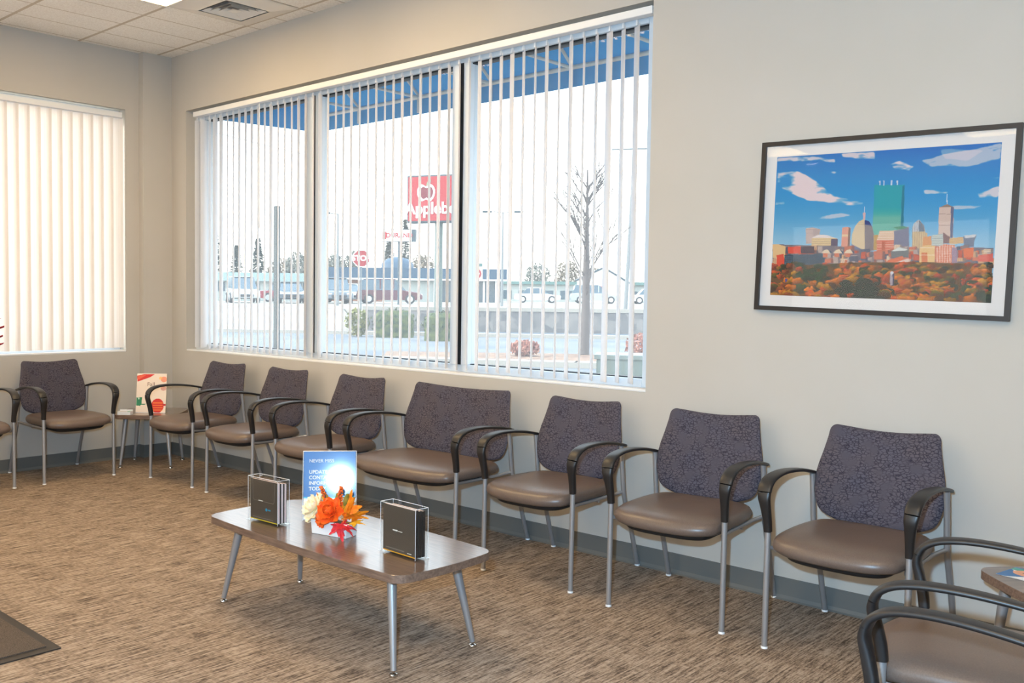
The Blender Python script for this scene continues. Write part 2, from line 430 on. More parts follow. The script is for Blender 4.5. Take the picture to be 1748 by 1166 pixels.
while y > VY1 - VY0 + 0.05:
    a = PI / 2 - 0.22 + rr.uniform(-0.02, 0.02)
    vane('vane', bl2, -0.034, y, VB + 0.03 - VT, -0.066, a, 0.104, M['vane_closed'], curve=0.013)
    y -= 0.0795; i += 1
# ------------------------------------------------------------------ chairs
def catmull(pts, n=6, closed=True):
    out = []; m = len(pts)
    for i in range(m if closed else m - 1):
        p0, p1, p2, p3 = [Vector(pts[(i + k) % m]) if closed else Vector(pts[max(0, min(m - 1, i + k))]) for k in (-1, 0, 1, 2)]
        for j in range(n):
            t = j / n
            out.append(0.5 * ((2 * p1) + (p2 - p0) * t + (2 * p0 - 5 * p1 + 4 * p2 - p3) * t * t + (3 * p1 - p0 - 3 * p2 + p3) * t ** 3))
    if not closed: out.append(Vector(pts[-1]))
    return out

def smooth5(rows, n=4):
    r = [np.array(x) for x in rows]; m = len(r); out = []
    for i in range(m - 1):
        p0, p1, p2, p3 = r[max(0, i - 1)], r[i], r[i + 1], r[min(m - 1, i + 2)]
        for j in range(n):
            t = j / n
            out.append(0.5 * (2 * p1 + (p2 - p0) * t + (2 * p0 - 5 * p1 + 4 * p2 - p3) * t * t + (3 * p1 - p0 - 3 * p2 + p3) * t ** 3))
    return out + [r[-1]]

def seat_mesh(hw, zoff=0.0):
    """cushion: plan outline in x, y; hw = half width"""
    k = hw / 0.235
    half = [(0.0, -0.372), (0.13 * k, -0.362), (hw * 0.88, -0.325), (hw * 0.985, -0.27), (hw * 1.02, -0.14), (hw * 1.0, 0.0), (hw * 0.90, 0.10), (hw * 0.62, 0.137), (0.0, 0.142)]
    pts = half + [(-x, y) for x, y in reversed(half[1:-1])]
    out = catmull([(x, y) for x, y in pts], 5)
    cy = -0.11
    rings = []
    for sc, z in ((0.90, 0.382), (0.955, 0.384), (0.985, 0.391), (1.0, 0.403), (0.994, 0.416), (0.97, 0.427), (0.925, 0.435), (0.82, 0.441), (0.6, 0.444), (0.3, 0.443), (0.02, 0.442)):
        # waterfall front edge: the front drops a little
        ring = []
        for p in out:
            x_, y_ = p.x * sc, cy + (p.y - cy) * sc
            drop = 0.014 * max(0.0, (-(y_) - 0.20) / 0.17) ** 2
            ring.append((x_, y_, z - drop + zoff))
        rings.append(ring)
    return MB().rings(rings)

def back_mesh(hw, top=0.805):
    """curved back panel; outline in x, z"""
    k = hw / 0.243
    e = hw - 0.243
    half = [(0.0, 0.422), (0.10 + e * 0.7, 0.427), (0.165 + e, 0.442), (0.215 + e, 0.470), (0.236 + e, 0.520), (0.243 + e, 0.580), (0.236 + e, 0.640), (0.222 + e, 0.70), (0.211 + e, 0.755), (0.206 + e, 0.788), (0.190 + e, 0.804), (0.16 + e, 0.8035), (0.08 + e * 0.5, 0.7955), (0.0, 0.7925)]
    pts = half + [(-x, z) for x, z in reversed(half[1:-1])]
    out = catmull(pts, 4)
    cz = 0.61
    def surf(x, z):
        t = (z - 0.43) / 0.37
        return 0.118 + 0.072 * t + 0.018 * t * t - 0.030 * (abs(x) / hw) ** 2 * (0.6 + 0.4 * t)
    prof = [(0.02, 0.019), (0.35, 0.0185), (0.65, 0.0175), (0.85, 0.0155), (0.94, 0.012), (0.985, 0.007), (1.0, 0.0)]
    rings = []
    for sc, t in prof: rings.append([(p.x * sc, surf(p.x * sc, cz + (p.y - cz) * sc) - t, cz + (p.y - cz) * sc) for p in out])
    for sc, t in reversed(prof[:-1]): rings.append([(p.x * sc, surf(p.x * sc, cz + (p.y - cz) * sc) + t * 0.7, cz + (p.y - cz) * sc) for p in out])
    return MB().rings(rings)

def make_chair(name, label, cat, hl, hs):
    """hl = half distance between the legs, faces -y; origin on the floor"""
    t = thing(name, label, cat)
    seat_mesh(hs).build('seat_cushion', M['vinyl'], t, smooth=True)
    pb = MB(); rings = []
    k = (hs - 0.012)
    half = [(0.0, -0.345), (k * 0.55, -0.338), (k * 0.86, -0.30), (k * 0.93, -0.2), (k * 0.93, 0.0), (k * 0.8, 0.10), (0.0, 0.12)]
    out = catmull(half + [(-x, y) for x, y in reversed(half[1:-1])], 5)
    for sc, z in ((0.80, 0.352), (0.90, 0.358), (0.94, 0.370), (0.94, 0.386)): rings.append([(p.x * sc, -0.1 + (p.y + 0.1) * sc, z - 0.010 * max(0, (-p.y - 0.2) / 0.15) ** 2) for p in out])
    pb.rings(rings).build('seat_pan', M['pan'], t, smooth=True)
    back_mesh(hl - 0.006).build('backrest', M['fabric'], t, smooth=True)
    sf = MB()
    for sx in (-1, 1):
        sf.tube([(sx * hl, -0.285, 0.385), (sx * (hl - 0.012), -0.27, 0.378), (sx * (hl - 0.03), -0.2, 0.372), (sx * (hl - 0.03), 0.08, 0.372), (sx * (hl - 0.012), 0.13, 0.380), (sx * hl, 0.147, 0.385)], 0.0085, 8)
    sf.tube([(-hl + 0.03, -0.02, 0.362), (hl - 0.03, -0.02, 0.362)], 0.009, 8)
    sf.build('seat_frame', M['steel'], t, smooth=True)
    for sx in (-1, 1):
        fl_ = MB().tube([(sx * hl, -0.290, 0.006), (sx * hl, -0.288, 0.2), (sx * hl, -0.284, 0.46)], 0.0112, 14).build('front_leg', M['steel'], t, smooth=True)
        MB().lathe([(0.0125, 0.0), (0.0125, 0.007), (0.0105, 0.009)], (sx * hl, -0.290, 0), 14).build('glide', M['white_trim'], fl_, smooth=True)
        rp = catmull([(0, 0.119, 0.607), (0, 0.132, 0.50), (0, 0.143, 0.41), (0, 0.156, 0.355), (0, 0.187, 0.28), (0, 0.225, 0.19), (0, 0.262, 0.085), (0, 0.290, 0.006)], 3, closed=False)
        rl = MB().tube([(sx * hl, p[1], p[2]) for p in rp], 0.0112, 14).build('rear_leg', M['steel'], t, smooth=True)
        MB().lathe([(0.0125, 0.0), (0.0125, 0.007), (0.0105, 0.009)], (sx * hl, 0.290, 0), 14).build('glide', M['white_trim'], rl, smooth=True)
        # arm: lower sleeve over the leg, then the flat pad sweeping back to the upright
        path = [(0.000, -0.284, 0.440, 0.0135, 0.0140), (0.001, -0.289, 0.480, 0.0145, 0.0145), (0.004, -0.300, 0.530, 0.018, 0.0135), (0.007, -0.308, 0.565, 0.0225, 0.0115), (0.009, -0.305, 0.588, 0.0250, 0.0100)]
        path = smooth5(path); MB().tube([(sx * (hl + a), b, c) for a, b, c, w_, h_ in path], [(w_, h_) for a, b, c, w_, h_ in path], 16, up=(1, 0, 0)).build('arm_sleeve', M['arm'], t, smooth=True)
        pad = [(0.009, -0.304, 0.590, 0.0258, 0.0108), (0.010, -0.292, 0.611, 0.0265, 0.0100), (0.011, -0.262, 0.630, 0.0262, 0.0090), (0.011, -0.215, 0.641, 0.0255, 0.0082), (0.011, -0.150, 0.645, 0.0245, 0.0078), (0.010, -0.07, 0.642, 0.0230, 0.0075), (0.008, 0.02, 0.632, 0.0200, 0.0072), (0.006, 0.09, 0.619, 0.0175, 0.0070), (0.004, 0.138, 0.608, 0.0150, 0.0070), (0.004, 0.146, 0.606, 0.010, 0.0060)]
        pad = smooth5(pad); MB().tube([(sx * (hl + a), b, c) for a, b, c, w_, h_ in pad], [(w_, h_) for a, b, c, w_, h_ in pad], 16, up=(1, 0, 0)).build('armrest', M['arm'], t, smooth=True)
    return t

wall_grp = 'guest chairs along the window wall'
chair0 = make_chair('guest_chair', 'x', 'chair', 0.248, 0.233)
spots = [  # x, y, heading, label
    (1.020, -0.325, 0.06, 'guest chair nearest the room corner, just right of the corner side table'),
    (1.725, -0.318, 0.02, 'guest chair under the left window pane, second along from the corner side table'),
    (2.470, -0.318, 0.02, 'guest chair just left of the wide two-seat chair along the window wall'),
    (4.135, -0.318, 0.04, 'guest chair just right of the wide two-seat chair, under the right window pane'),
    (4.838, -0.320, 0.09, 'guest chair between the window edge and the framed skyline picture'),
    (5.543, -0.320, 0.01, 'guest chair directly under the framed skyline picture'),
]
def put(i, x, y, rz, label, group):
    c = chair0 if i == 0 else copy_tree(chair0)
    c.location = (x, y, 0); c.rotation_euler = (0, 0, rz); c['label'] = label; c['group'] = group
    return c
for i, (x, y, rz, lab) in enumerate(spots): put(i, x, y, rz, lab, wall_grp)
put(1, 0.238, -1.017, PI / 2, 'guest chair against the left wall, just left of the corner side table', 'guest chairs against the left wall')
put(1, 0.225, -1.705, PI / 2, 'guest chair against the left wall, cut off by the left edge of the photo', 'guest chairs against the left wall')
put(1, 6.306, -1.334, -PI / 2 + 0.11, 'guest chair at the lower right, seen from its side with its taupe seat in view', 'guest chairs at the right edge')
bench = make_chair('wide_chair', 'extra wide two-seat guest chair in the middle of the window wall', 'chair', 0.396, 0.380)
bench.location = (3.300, -0.318, 0); bench.rotation_euler = (0, 0, 0.01)
near = copy_tree(bench); near['label'] = 'nearest chair at the lower right edge, only its black front arm in view'
near.location = (6.393, -2.235, 0); near.rotation_euler = (0, 0, -PI / 2)

# ------------------------------------------------------------------ tables
def table_outline(a, b, bow, r):
    """rounded rectangle a x b (half sizes at the corners) with bowed sides"""
    pts = []
    for cx, cy, a0 in ((a - r, b - r, 0), (-(a - r), b - r, 90), (-(a - r), -(b - r), 180), (a - r, -(b - r), 270)):
        for j in range(7):
            th = math.radians(a0 + 15 * j); pts.append((cx + r * math.cos(th), cy + r * math.sin(th)))
    res = []
    m = len(pts)
    for i in range(m):
        p, q = pts[i], pts[(i + 1) % m]
        res.append(p)
        if i % 7 == 6:
            for j in range(1, 12): res.append((p[0] + (q[0] - p[0]) * j / 12, p[1] + (q[1] - p[1]) * j / 12))
    out = []
    for x, y in res:
        fx = max(0.0, 1 - (x / a) ** 2); fy = max(0.0, 1 - (y / b) ** 2)
        out.append((x + math.copysign(1, x) * bow * fy * (abs(x) / a) ** 6, y + math.copysign(1, y) * bow * fx * (abs(y) / b) ** 6))
    return out
def make_table(name, label, cat, loc, rz, a, b, bow, top, th, lx, ly, splay):
    t = thing(name, label, cat, loc, rz)
    o = table_outline(a, b, bow, 0.045)
    mb = MB(); mb.cur = 0
    n = len(o)
    rings = [[(x * s_, y * s_, z) for x, y in o] for s_, z in ((0.985, top - th), (1.0, top - th + 0.003), (1.0, top - 0.002), (0.997, top))]
    mb.rings(rings)
    tp = mb.build('tabletop', [M['laminate'], M['edge']], t)
    for p in tp.data.polygons:
        p.material_index = 0 if p.normal.z > 0.5 else 1
    for sx in (-1, 1):
        for sy in (-1, 1):
            top_p = Vector((sx * lx, sy * ly, top - th)); bot = Vector((sx * (lx + splay), sy * (ly + splay * 0.7), 0.018))
            lg = MB().tube([top_p, top_p.lerp(bot, 0.03), bot], [0.0185, 0.0185, 0.0105], 18).build('leg', M['steel'], t, smooth=True)
            MB().lathe([(0.004, 0.022), (0.004, 0.012), (0.014, 0.009), (0.016, 0.004), (0.016, 0.0)], (bot.x, bot.y, 0), 16).build('foot_glide', M['chrome'], lg, smooth=True)
            MB().tube([top_p + Vector((0, 0, 0.0005)), top_p - Vector((0, 0, 0.004))], 0.028, 16).build('mounting_plate', M['black'], lg, smooth=False)
    return t
make_table('coffee_table', 'low walnut laminate coffee table with four tapered silver legs in the middle of the carpet', 'table', (3.978, -1.567, 0), -0.020, 0.600, 0.238, 0.020, 0.366, 0.031, 0.475, 0.155, 0.062)
make_table('side_table', 'small square walnut side table in the room corner under the red and white flyer', 'table', (0.300, -0.345, 0), PI / 4, 0.222, 0.222, 0.016, 0.400, 0.031, 0.150, 0.150, 0.035)
make_table('side_table', 'small square walnut side table at the right edge with a brochure on it', 'table', (6.275, -0.405, 0), PI / 4, 0.232, 0.232, 0.016, 0.400, 0.031, 0.165, 0.165, 0.035)

# ------------------------------------------------------------------ painted panels (print, flyer, brochure) as vertex-coloured grids
def cmat(name, rough=0.5, coat=0.0):
    m = mat(name, (1, 1, 1, 1), rough, coat=coat)
    a = nd(m, 'ShaderNodeVertexColor'); a.layer_name = 'ink'; lk(m, a.outputs[0], bsdf(m).inputs['Base Color'])
    return m
def panel(name, img, w_, h_, m, parent, M4=None, depth=0.0006):
    """img: (rows, cols, 3) sRGB 0..1, row 0 on top; a thin slab in x, z facing -y"""
    ny, nx = img.shape[:2]
    gx, gz = np.meshgrid(np.linspace(-w_ / 2, w_ / 2, nx + 1), np.linspace(h_ / 2, -h_ / 2, ny + 1))
    v = np.stack([gx.ravel(), np.full(gx.size, -depth), gz.ravel()], 1)
    i = np.arange(ny)[:, None] * (nx + 1) + np.arange(nx)[None, :]
    f = np.stack([i, i + nx + 1, i + nx + 2, i + 1], -1).reshape(-1, 4)
    nv = len(v)
    back = np.array([[-w_ / 2, 0, h_ / 2], [w_ / 2, 0, h_ / 2], [w_ / 2, 0, -h_ / 2], [-w_ / 2, 0, -h_ / 2]])
    v = np.vstack([v, back])
    faces = [tuple(int(k) for k in r) for r in f] + [(nv, nv + 1, nv + 2, nv + 3)]
    me = bpy.data.meshes.new(name); me.from_pydata([tuple(r) for r in v.tolist()], [], faces)
    lin_ = np.where(img <= 0.04045, img / 12.92, ((img + 0.055) / 1.055) ** 2.4).reshape(-1, 3)
    cols = np.ones((len(faces) * 4, 4), dtype=np.float32)
    cols[:len(f) * 4, :3] = np.repeat(lin_, 4, axis=0)
    ca = me.color_attributes.new('ink', 'FLOAT_COLOR', 'CORNER')
    ca.data.foreach_set('color', cols.ravel())
    if M4 is not None: me.transform(M4)
    me.materials.append(m)
    o = bpy.data.objects.new(name, me); C.objects.link(o)
    if parent is not None: o.parent = parent
    return o
class Paint:
    """a small raster painter in the photograph-crop coordinates of a printed sheet"""
    def __init__(s, nx, ny, quad=None, col=(1, 1, 1)):
        s.nx, s.ny = nx, ny; s.a = np.ones((ny, nx, 3)) * np.array(col)
        u = (np.arange(nx) + 0.5) / nx; v = (np.arange(ny) + 0.5) / ny
        s.U, s.V = np.meshgrid(u, v)
        if quad is not None:
            src = [(0, 0), (1, 0), (1, 1), (0, 1)]; A = []; b = []
            for (x, y), (X, Y) in zip(src, quad):
                A.append([x, y, 1, 0, 0, 0, -x * X, -y * X]); b.append(X)
                A.append([0, 0, 0, x, y, 1, -x * Y, -y * Y]); b.append(Y)
            h = np.linalg.solve(np.array(A, float), np.array(b, float))
            w_ = h[6] * s.U + h[7] * s.V + 1
            s.X = (h[0] * s.U + h[1] * s.V + h[2]) / w_; s.Y = (h[3] * s.U + h[4] * s.V + h[5]) / w_
        else: s.X, s.Y = s.U, s.V
    def mask(s, poly):
        m = np.zeros(s.X.shape, bool); n = len(poly); j = n - 1
        for i in range(n):
            xi, yi = poly[i]; xj, yj = poly[j]
            c = ((yi > s.Y) != (yj > s.Y)) & (s.X < (xj - xi) * (s.Y - yi) / ((yj - yi) if yj != yi else 1e-9) + xi)
            m ^= c; j = i
        return m
    def poly(s, p, c, k=1.0):
        m = s.mask(p); s.a[m] = s.a[m] * (1 - k) + np.array(c) / 255.0 * k; return m
    def rect(s, x0, y0, x1, y1, c, k=1.0): return s.poly([(x0, y0), (x1, y0), (x1, y1), (x0, y1)], c, k)
    def disc(s, x, y, rx, ry, c, k=1.0):
        m = ((s.X - x) / rx) ** 2 + ((s.Y - y) / ry) ** 2 < 1; s.a[m] = s.a[m] * (1 - k) + np.array(c) / 255.0 * k; return m
    def stripes(s, m, per, c, k=0.5, axis='Y', duty=0.4):
        q = m & (((s.Y if axis == 'Y' else s.X) % per) < per * duty); s.a[q] = s.a[q] * (1 - k) + np.array(c) / 255.0 * k

def fbm(X, Y, seed, oct_=4):
    rng = np.random.RandomState(seed); out = np.zeros(X.shape); amp = 1.0; tot = 0
    for o in range(oct_):
        g = rng.rand(64, 64); x = X * 2 ** o; y = Y * 2 ** o
        xi = np.floor(x).astype(int); yi = np.floor(y).astype(int); fx = x - xi; fy = y - yi
        fx = fx * fx * (3 - 2 * fx); fy = fy * fy * (3 - 2 * fy)
        a = g[yi % 64, xi % 64]; b = g[yi % 64, (xi + 1) % 64]; c = g[(yi + 1) % 64, xi % 64]; d = g[(yi + 1) % 64, (xi + 1) % 64]
        out += amp * ((a * (1 - fx) + b * fx) * (1 - fy) + (c * (1 - fx) + d * fx) * fy); tot += amp; amp *= 0.55
    return out / tot

# the framed city print -------------------------------------------------------
P = Paint(400, 270, [(150, 228), (1390, 155), (1335, 1022), (118, 975)])
X, Y = P.X, P.Y
t = np.clip((Y - 190) / 520, 0, 1)[..., None]
P.a = (1 - t) * np.array([0, 118, 196]) / 255 + t * np.array([150, 196, 222]) / 255
mid = np.clip(1 - abs(t - 0.45) / 0.45, 0, 1); P.a = P.a * (1 - 0.55 * mid) + np.array([4, 150, 212]) / 255 * 0.55 * mid
cl = fbm(X / 120 + Y / 260, Y / 42, 5)
def cloud(poly, k, soft=0.0):
    a_ = P.mask(poly).astype(float)
    for _ in range(5): a_ = (a_ + np.roll(a_, 1, 0) + np.roll(a_, -1, 0) + 1.5 * np.roll(a_, 1, 1) + 1.5 * np.roll(a_, -1, 1)) / 6
    n_ = np.clip((a_ * 0.85 + (cl - 0.5) * 2.2 - 0.42) * 2.2, 0, 1) * k * np.clip(a_ * 3, 0, 1)
    P.a[:] = P.a * (1 - n_[:, :, None]) + np.array([232, 214, 218]) / 255 * n_[:, :, None]
cloud([(150, 230), (300, 222), (470, 240), (470, 258), (330, 250), (150, 250)], 0.9)
cloud([(500, 212), (690, 200), (695, 240), (600, 245), (520, 228)], 0.95)
cloud([(150, 310), (260, 300), (400, 380), (470, 440), (640, 465), (630, 490), (560, 495), (450, 475), (320, 460), (210, 420), (150, 380)], 1.0)
cloud([(140, 455), (200, 460), (195, 480), (140, 488)], 0.9); cloud([(330, 560), (520, 535), (560, 545), (400, 566)], 0.7)
cloud([(760, 270), (830, 250), (910, 285), (880, 305), (800, 300)], 1.0)
cloud([(940, 250), (1100, 215), (1390, 160), (1385, 240), (1200, 290), (1000, 285)], 0.75); cloud([(1040, 180), (1290, 200), (1200, 250), (1080, 240)], 0.5)
cloud([(960, 410), (1100, 420), (1090, 432), (970, 428)], 0.8); cloud([(1250, 430), (1375, 395), (1372, 458), (1270, 452)], 0.9); cloud([(1120, 500), (1290, 495), (1240, 515), (1130, 515)], 0.7); cloud([(1300, 350), (1385, 335), (1380, 360)], 0.5); cloud([(430, 303), (485, 308), (470, 318)], 0.8)
# towers
m = P.poly([(690, 382), (857, 382), (850, 640), (700, 660), (680, 650)], (0, 164, 178)); 
tt = np.clip((Y - 500) / 60, 0, 1)[..., None]; P.a[m] = (P.a * (1 - tt) + np.array([110, 184, 170]) / 255 * tt)[m]
P.poly([(843, 388), (857, 384), (851, 610), (836, 608)], (0, 128, 152))
for x_ in (716, 738, 780, 812): P.rect(x_, 358, x_ + 8, 384, (200, 215, 235))
m = P.poly([(312, 615), (350, 610), (392, 620), (386, 690), (314, 700)], (206, 186, 180)); P.stripes(m, 10, (160, 140, 140)); P.poly([(355, 615), (392, 620), (386, 690), (352, 690)], (168, 150, 148), .6)
m = P.poly([(345, 672), (385, 648), (430, 652), (488, 672), (488, 735), (345, 720)], (222, 196, 150)); P.poly([(345, 668), (385, 648), (430, 652), (470, 668)], (236, 226, 226)); P.stripes(m, 12, (170, 150, 130), .5); P.poly([(452, 672), (490, 672), (488, 732), (450, 730)], (92, 78, 104))
m = P.poly([(514, 612), (540, 608), (560, 612), (556, 720), (510, 720)], (222, 158, 138)); P.rect(512, 650, 556, 662, (228, 200, 160)); P.poly([(548, 612), (562, 614), (556, 720), (545, 720)], (140, 110, 100))
m = P.poly([(566, 738), (568, 650), (585, 605), (605, 580), (630, 568), (660, 578), (680, 610), (690, 650), (690, 738)], (226, 204, 168)); P.stripes(m, 9, (176, 160, 150), .45); P.poly([(636, 570), (660, 578), (680, 610), (690, 650), (690, 738), (640, 738)], (110, 104, 122), .75); P.poly([(636, 570), (662, 578), (678, 604), (640, 596)], (24, 56, 128)); P.poly([(566, 700), (620, 728), (640, 740), (566, 740)], (120, 130, 160)); P.rect(628, 530, 641, 570, (214, 180, 182))
P.rect(634, 500, 637, 532, (210, 220, 232)); m = P.poly([(688, 655), (712, 650), (712, 735), (688, 735)], (196, 160, 100))
m = P.poly([(705, 680), (720, 632), (815, 628), (880, 608), (884, 760), (705, 768)], (222, 190, 164)); P.poly([(705, 682), (800, 680), (800, 768), (705, 768)], (214, 116, 92)); P.stripes(m, 13, (236, 214, 196), .55); P.poly([(800, 632), (882, 610), (884, 750), (800, 760)], (104, 112, 146), .8); P.poly([(790, 612), (850, 604), (878, 612), (830, 626)], (80, 150, 120)); P.rect(733, 690, 752, 810, (188, 100, 70))
m = P.poly([(900, 640), (905, 595), (935, 570), (965, 600), (972, 640), (985, 645), (980, 700), (945, 745), (900, 745)], (214, 190, 150)); P.poly([(903, 636), (905, 595), (935, 570), (965, 600), (970, 636)], (196, 204, 212)); P.poly([(935, 572), (965, 602), (968, 636), (935, 636)], (110, 130, 150)); P.stripes(m, 12, (150, 120, 110), .4, 'X')
m = P.poly([(1048, 505), (1090, 488), (1128, 505), (1124, 670), (1042, 660)], (214, 190, 178)); P.stripes(m, 60, (150, 130, 124), .7, 'Y', .05); P.poly([(1048, 505), (1090, 488), (1128, 505)], (150, 130, 120)); P.poly([(1112, 505), (1128, 505), (1122, 670), (1108, 668)], (110, 112, 140)); P.rect(1088, 432, 1092, 490, (220, 226, 236))
m = P.poly([(1010, 655), (1070, 648), (1075, 720), (1005, 720)], (200, 206, 200)); P.stripes(m, 10, (140, 150, 150), .5)
P.poly([(960, 665), (1005, 660), (1008, 710), (958, 715)], (222, 160, 110)); P.poly([(1070, 640), (1110, 668), (1110, 700), (1070, 700)], (140, 110, 110)); m = P.poly([(1105, 672), (1180, 664), (1182, 700), (1105, 704)], (226, 190, 140)); P.stripes(m, 9, (150, 120, 100), .5)
P.poly([(1180, 662), (1255, 655), (1240, 690), (1240, 720), (1185, 720)], (120, 130, 150)); P.poly([(1185, 658), (1255, 652), (1240, 668), (1190, 672)], (210, 210, 212))
# mid-rise blocks along the tree line
rng = np.random.RandomState(11)
P.poly([(130, 700), (500, 712), (700, 745), (1000, 720), (1345, 725), (1345, 830), (128, 830)], (126, 118, 128))
cols_ = [(206, 120, 92), (224, 180, 138), (150, 130, 130), (98, 106, 128), (232, 206, 178), (214, 96, 66), (84, 90, 108), (196, 178, 170), (222, 130, 100)]
for i in range(150):
    x_ = rng.uniform(125, 1340); y_ = rng.uniform(706, 800); w_ = rng.uniform(18, 62); h_ = rng.uniform(14, 48)
    m = P.poly([(x_, y_), (x_ + w_, y_ - 2), (x_ + w_, y_ + h_), (x_, y_ + h_)], cols_[rng.randint(len(cols_))])
    P.stripes(m, rng.choice([7, 9, 11]), (110, 96, 98), .35, rng.choice(['X', 'Y'])); P.poly([(x_ + w_ * .75, y_), (x_ + w_, y_), (x_ + w_, y_ + h_), (x_ + w_ * .75, y_ + h_)], (70, 70, 90), .45)
P.poly([(130, 702), (160, 700), (200, 712), (200, 775), (130, 775)], (226, 190, 140)); P.poly([(152, 760), (190, 752), (200, 830), (152, 830)], (222, 82, 56)); P.poly([(215, 715), (285, 712), (285, 750), (215, 750)], (224, 84, 62)); P.poly([(286, 716), (360, 712), (362, 752), (286, 752)], (74, 58, 74))
m = P.poly([(195, 758), (420, 752), (420, 800), (300, 815), (195, 825)], (60, 84, 104)); P.stripes(m, 9, (120, 160, 176), .5, 'X'); P.stripes(m, 10, (46, 50, 68), .6)
for x_ in (400, 465, 525): P.poly([(x_, 750), (x_ + 12, 735), (x_ + 34, 728), (x_ + 50, 750)], (226, 206, 180)); P.rect(x_ + 8, 750, x_ + 34, 772, (214, 130, 100)); P.poly([(x_ + 34, 728), (x_ + 62, 748), (x_ + 50, 750)], (30, 80, 110))
m = P.poly([(940, 725), (975, 708), (1025, 712), (1025, 800), (940, 800)], (230, 194, 140)); P.rect(952, 748, 985, 800, (218, 130, 84)); P.stripes(m, 40, (240, 226, 206), .8, 'Y', .1)
m = P.poly([(1030, 722), (1080, 702), (1130, 712), (1145, 725), (1145, 825), (1030, 815)], (222, 134, 104)); P.stripes(m, 14, (236, 216, 204), .7, 'X', .3); P.stripes(m, 13, (236, 216, 204), .5, 'Y', .3); P.poly([(1118, 720), (1146, 726), (1150, 830), (1118, 820)], (150, 138, 168), .8)
P.poly([(1182, 728), (1238, 722), (1236, 775), (1184, 778)], (226, 120, 74)); P.poly([(1262, 765), (1345, 755), (1345, 800), (1262, 800)], (220, 110, 96)); P.poly([(785, 740), (830, 718), (882, 735), (882, 775), (785, 775)], (120, 126, 128)); P.poly([(785, 742), (830, 718), (882, 736)], (214, 220, 216)); P.poly([(765, 790), (850, 765), (850, 800), (765, 812)], (222, 122, 84)); P.poly([(790, 810), (880, 778), (890, 800), (820, 830)], (226, 200, 190))
# trees: overlapping crowns, far to near
tcols = [(196, 112, 34), (206, 92, 34), (170, 120, 30), (196, 140, 34), (112, 100, 40), (60, 80, 44), (160, 84, 44), (190, 84, 50), (40, 66, 46), (214, 122, 30), (70, 70, 36), (94, 64, 38)]
P.poly([(118, 838), (300, 815), (640, 800), (900, 800), (1340, 810), (1340, 1030), (110, 990)], (110, 78, 44))
tn = fbm(X / 14, Y / 11, 9, 3)
for i in range(430):
    f_ = i / 430; y_ = 812 + f_ * 205 + rng.uniform(-10, 8); x_ = rng.uniform(110, 1345); r_ = rng.uniform(14, 30) + 22 * f_
    c_ = np.array(tcols[rng.randint(len(tcols))], float)
    if abs(x_ - 350) < 70 and y_ < 900: c_ = np.array((38, 74, 44), float)
    if 500 < x_ < 740 and y_ > 900 and rng.rand() < 0.75: c_ = np.array((38, 56, 44), float)
    m = ((X - x_) / r_) ** 2 + ((Y - y_) / (r_ * 0.66)) ** 2 < 0.75 + (tn - 0.5) * 1.4
    sh = 1.04 - 0.50 * np.clip((Y - y_) / (r_ * 0.66) * 0.5 + (X - x_) / r_ * 0.35 + 0.5, 0, 1) + (tn - 0.5) * 0.5
    P.a[m] = np.clip(c_ / 255 * sh[..., None], 0, 1)[m]
P.rect(780, 858, 800, 925, (170, 160, 170)); P.disc(790, 858, 10, 8, (220, 220, 226)); P.rect(794, 862, 801, 925, (70, 74, 110)); P.rect(200, 888, 212, 905, (70, 80, 150))
pic = thing('framed_picture', 'framed city skyline print above orange autumn trees on the right of the window wall', 'picture', (5.4445, 0, 1.6085), 0.0)
PW, PH, tilt = 0.990, 0.724, 0.027
fr = MB(); o_, i_ = 0.0185, 0.0
fr.span((-PW / 2, -0.026, PH / 2 - o_), (PW / 2, -0.004, PH / 2)); fr.span((-PW / 2, -0.026, -PH / 2), (PW / 2, -0.004, -PH / 2 + o_))
fr.span((-PW / 2, -0.026, -PH / 2 + o_), (-PW / 2 + o_, -0.004, PH / 2 - o_)); fr.span((PW / 2 - o_, -0.026, -PH / 2 + o_), (PW / 2, -0.004, PH / 2 - o_))
Tm = Matrix.Rotation(tilt, 4, 'Y')
f_o = fr.build('picture_frame', M['black'], pic); f_o.data.transform(Tm)
mbo = MB().span((-PW / 2 + 0.012, -0.012, -PH / 2 + 0.012), (PW / 2 - 0.012, -0.003, PH / 2 - 0.012)).build('mat_board', M['mat_board'], pic); mbo.data.transform(Tm)
mg = 0.0655
prm = cmat('printed_picture', 0.6)
panel('print', P.a ** 1.12 * 0.86, PW - 2 * mg, PH - 2 * mg, prm, pic, Tm @ Matrix.Translation((0, -0.0122, 0)))
gp = MB().span((-PW / 2 + o_, -0.0205, -PH / 2 + o_), (PW / 2 - o_, -0.0185, PH / 2 - o_)).build('glass_pane', glass('picture_glass', 0.0, refl=(0.3, 0.008)), pic); gp.data.transform(Tm)
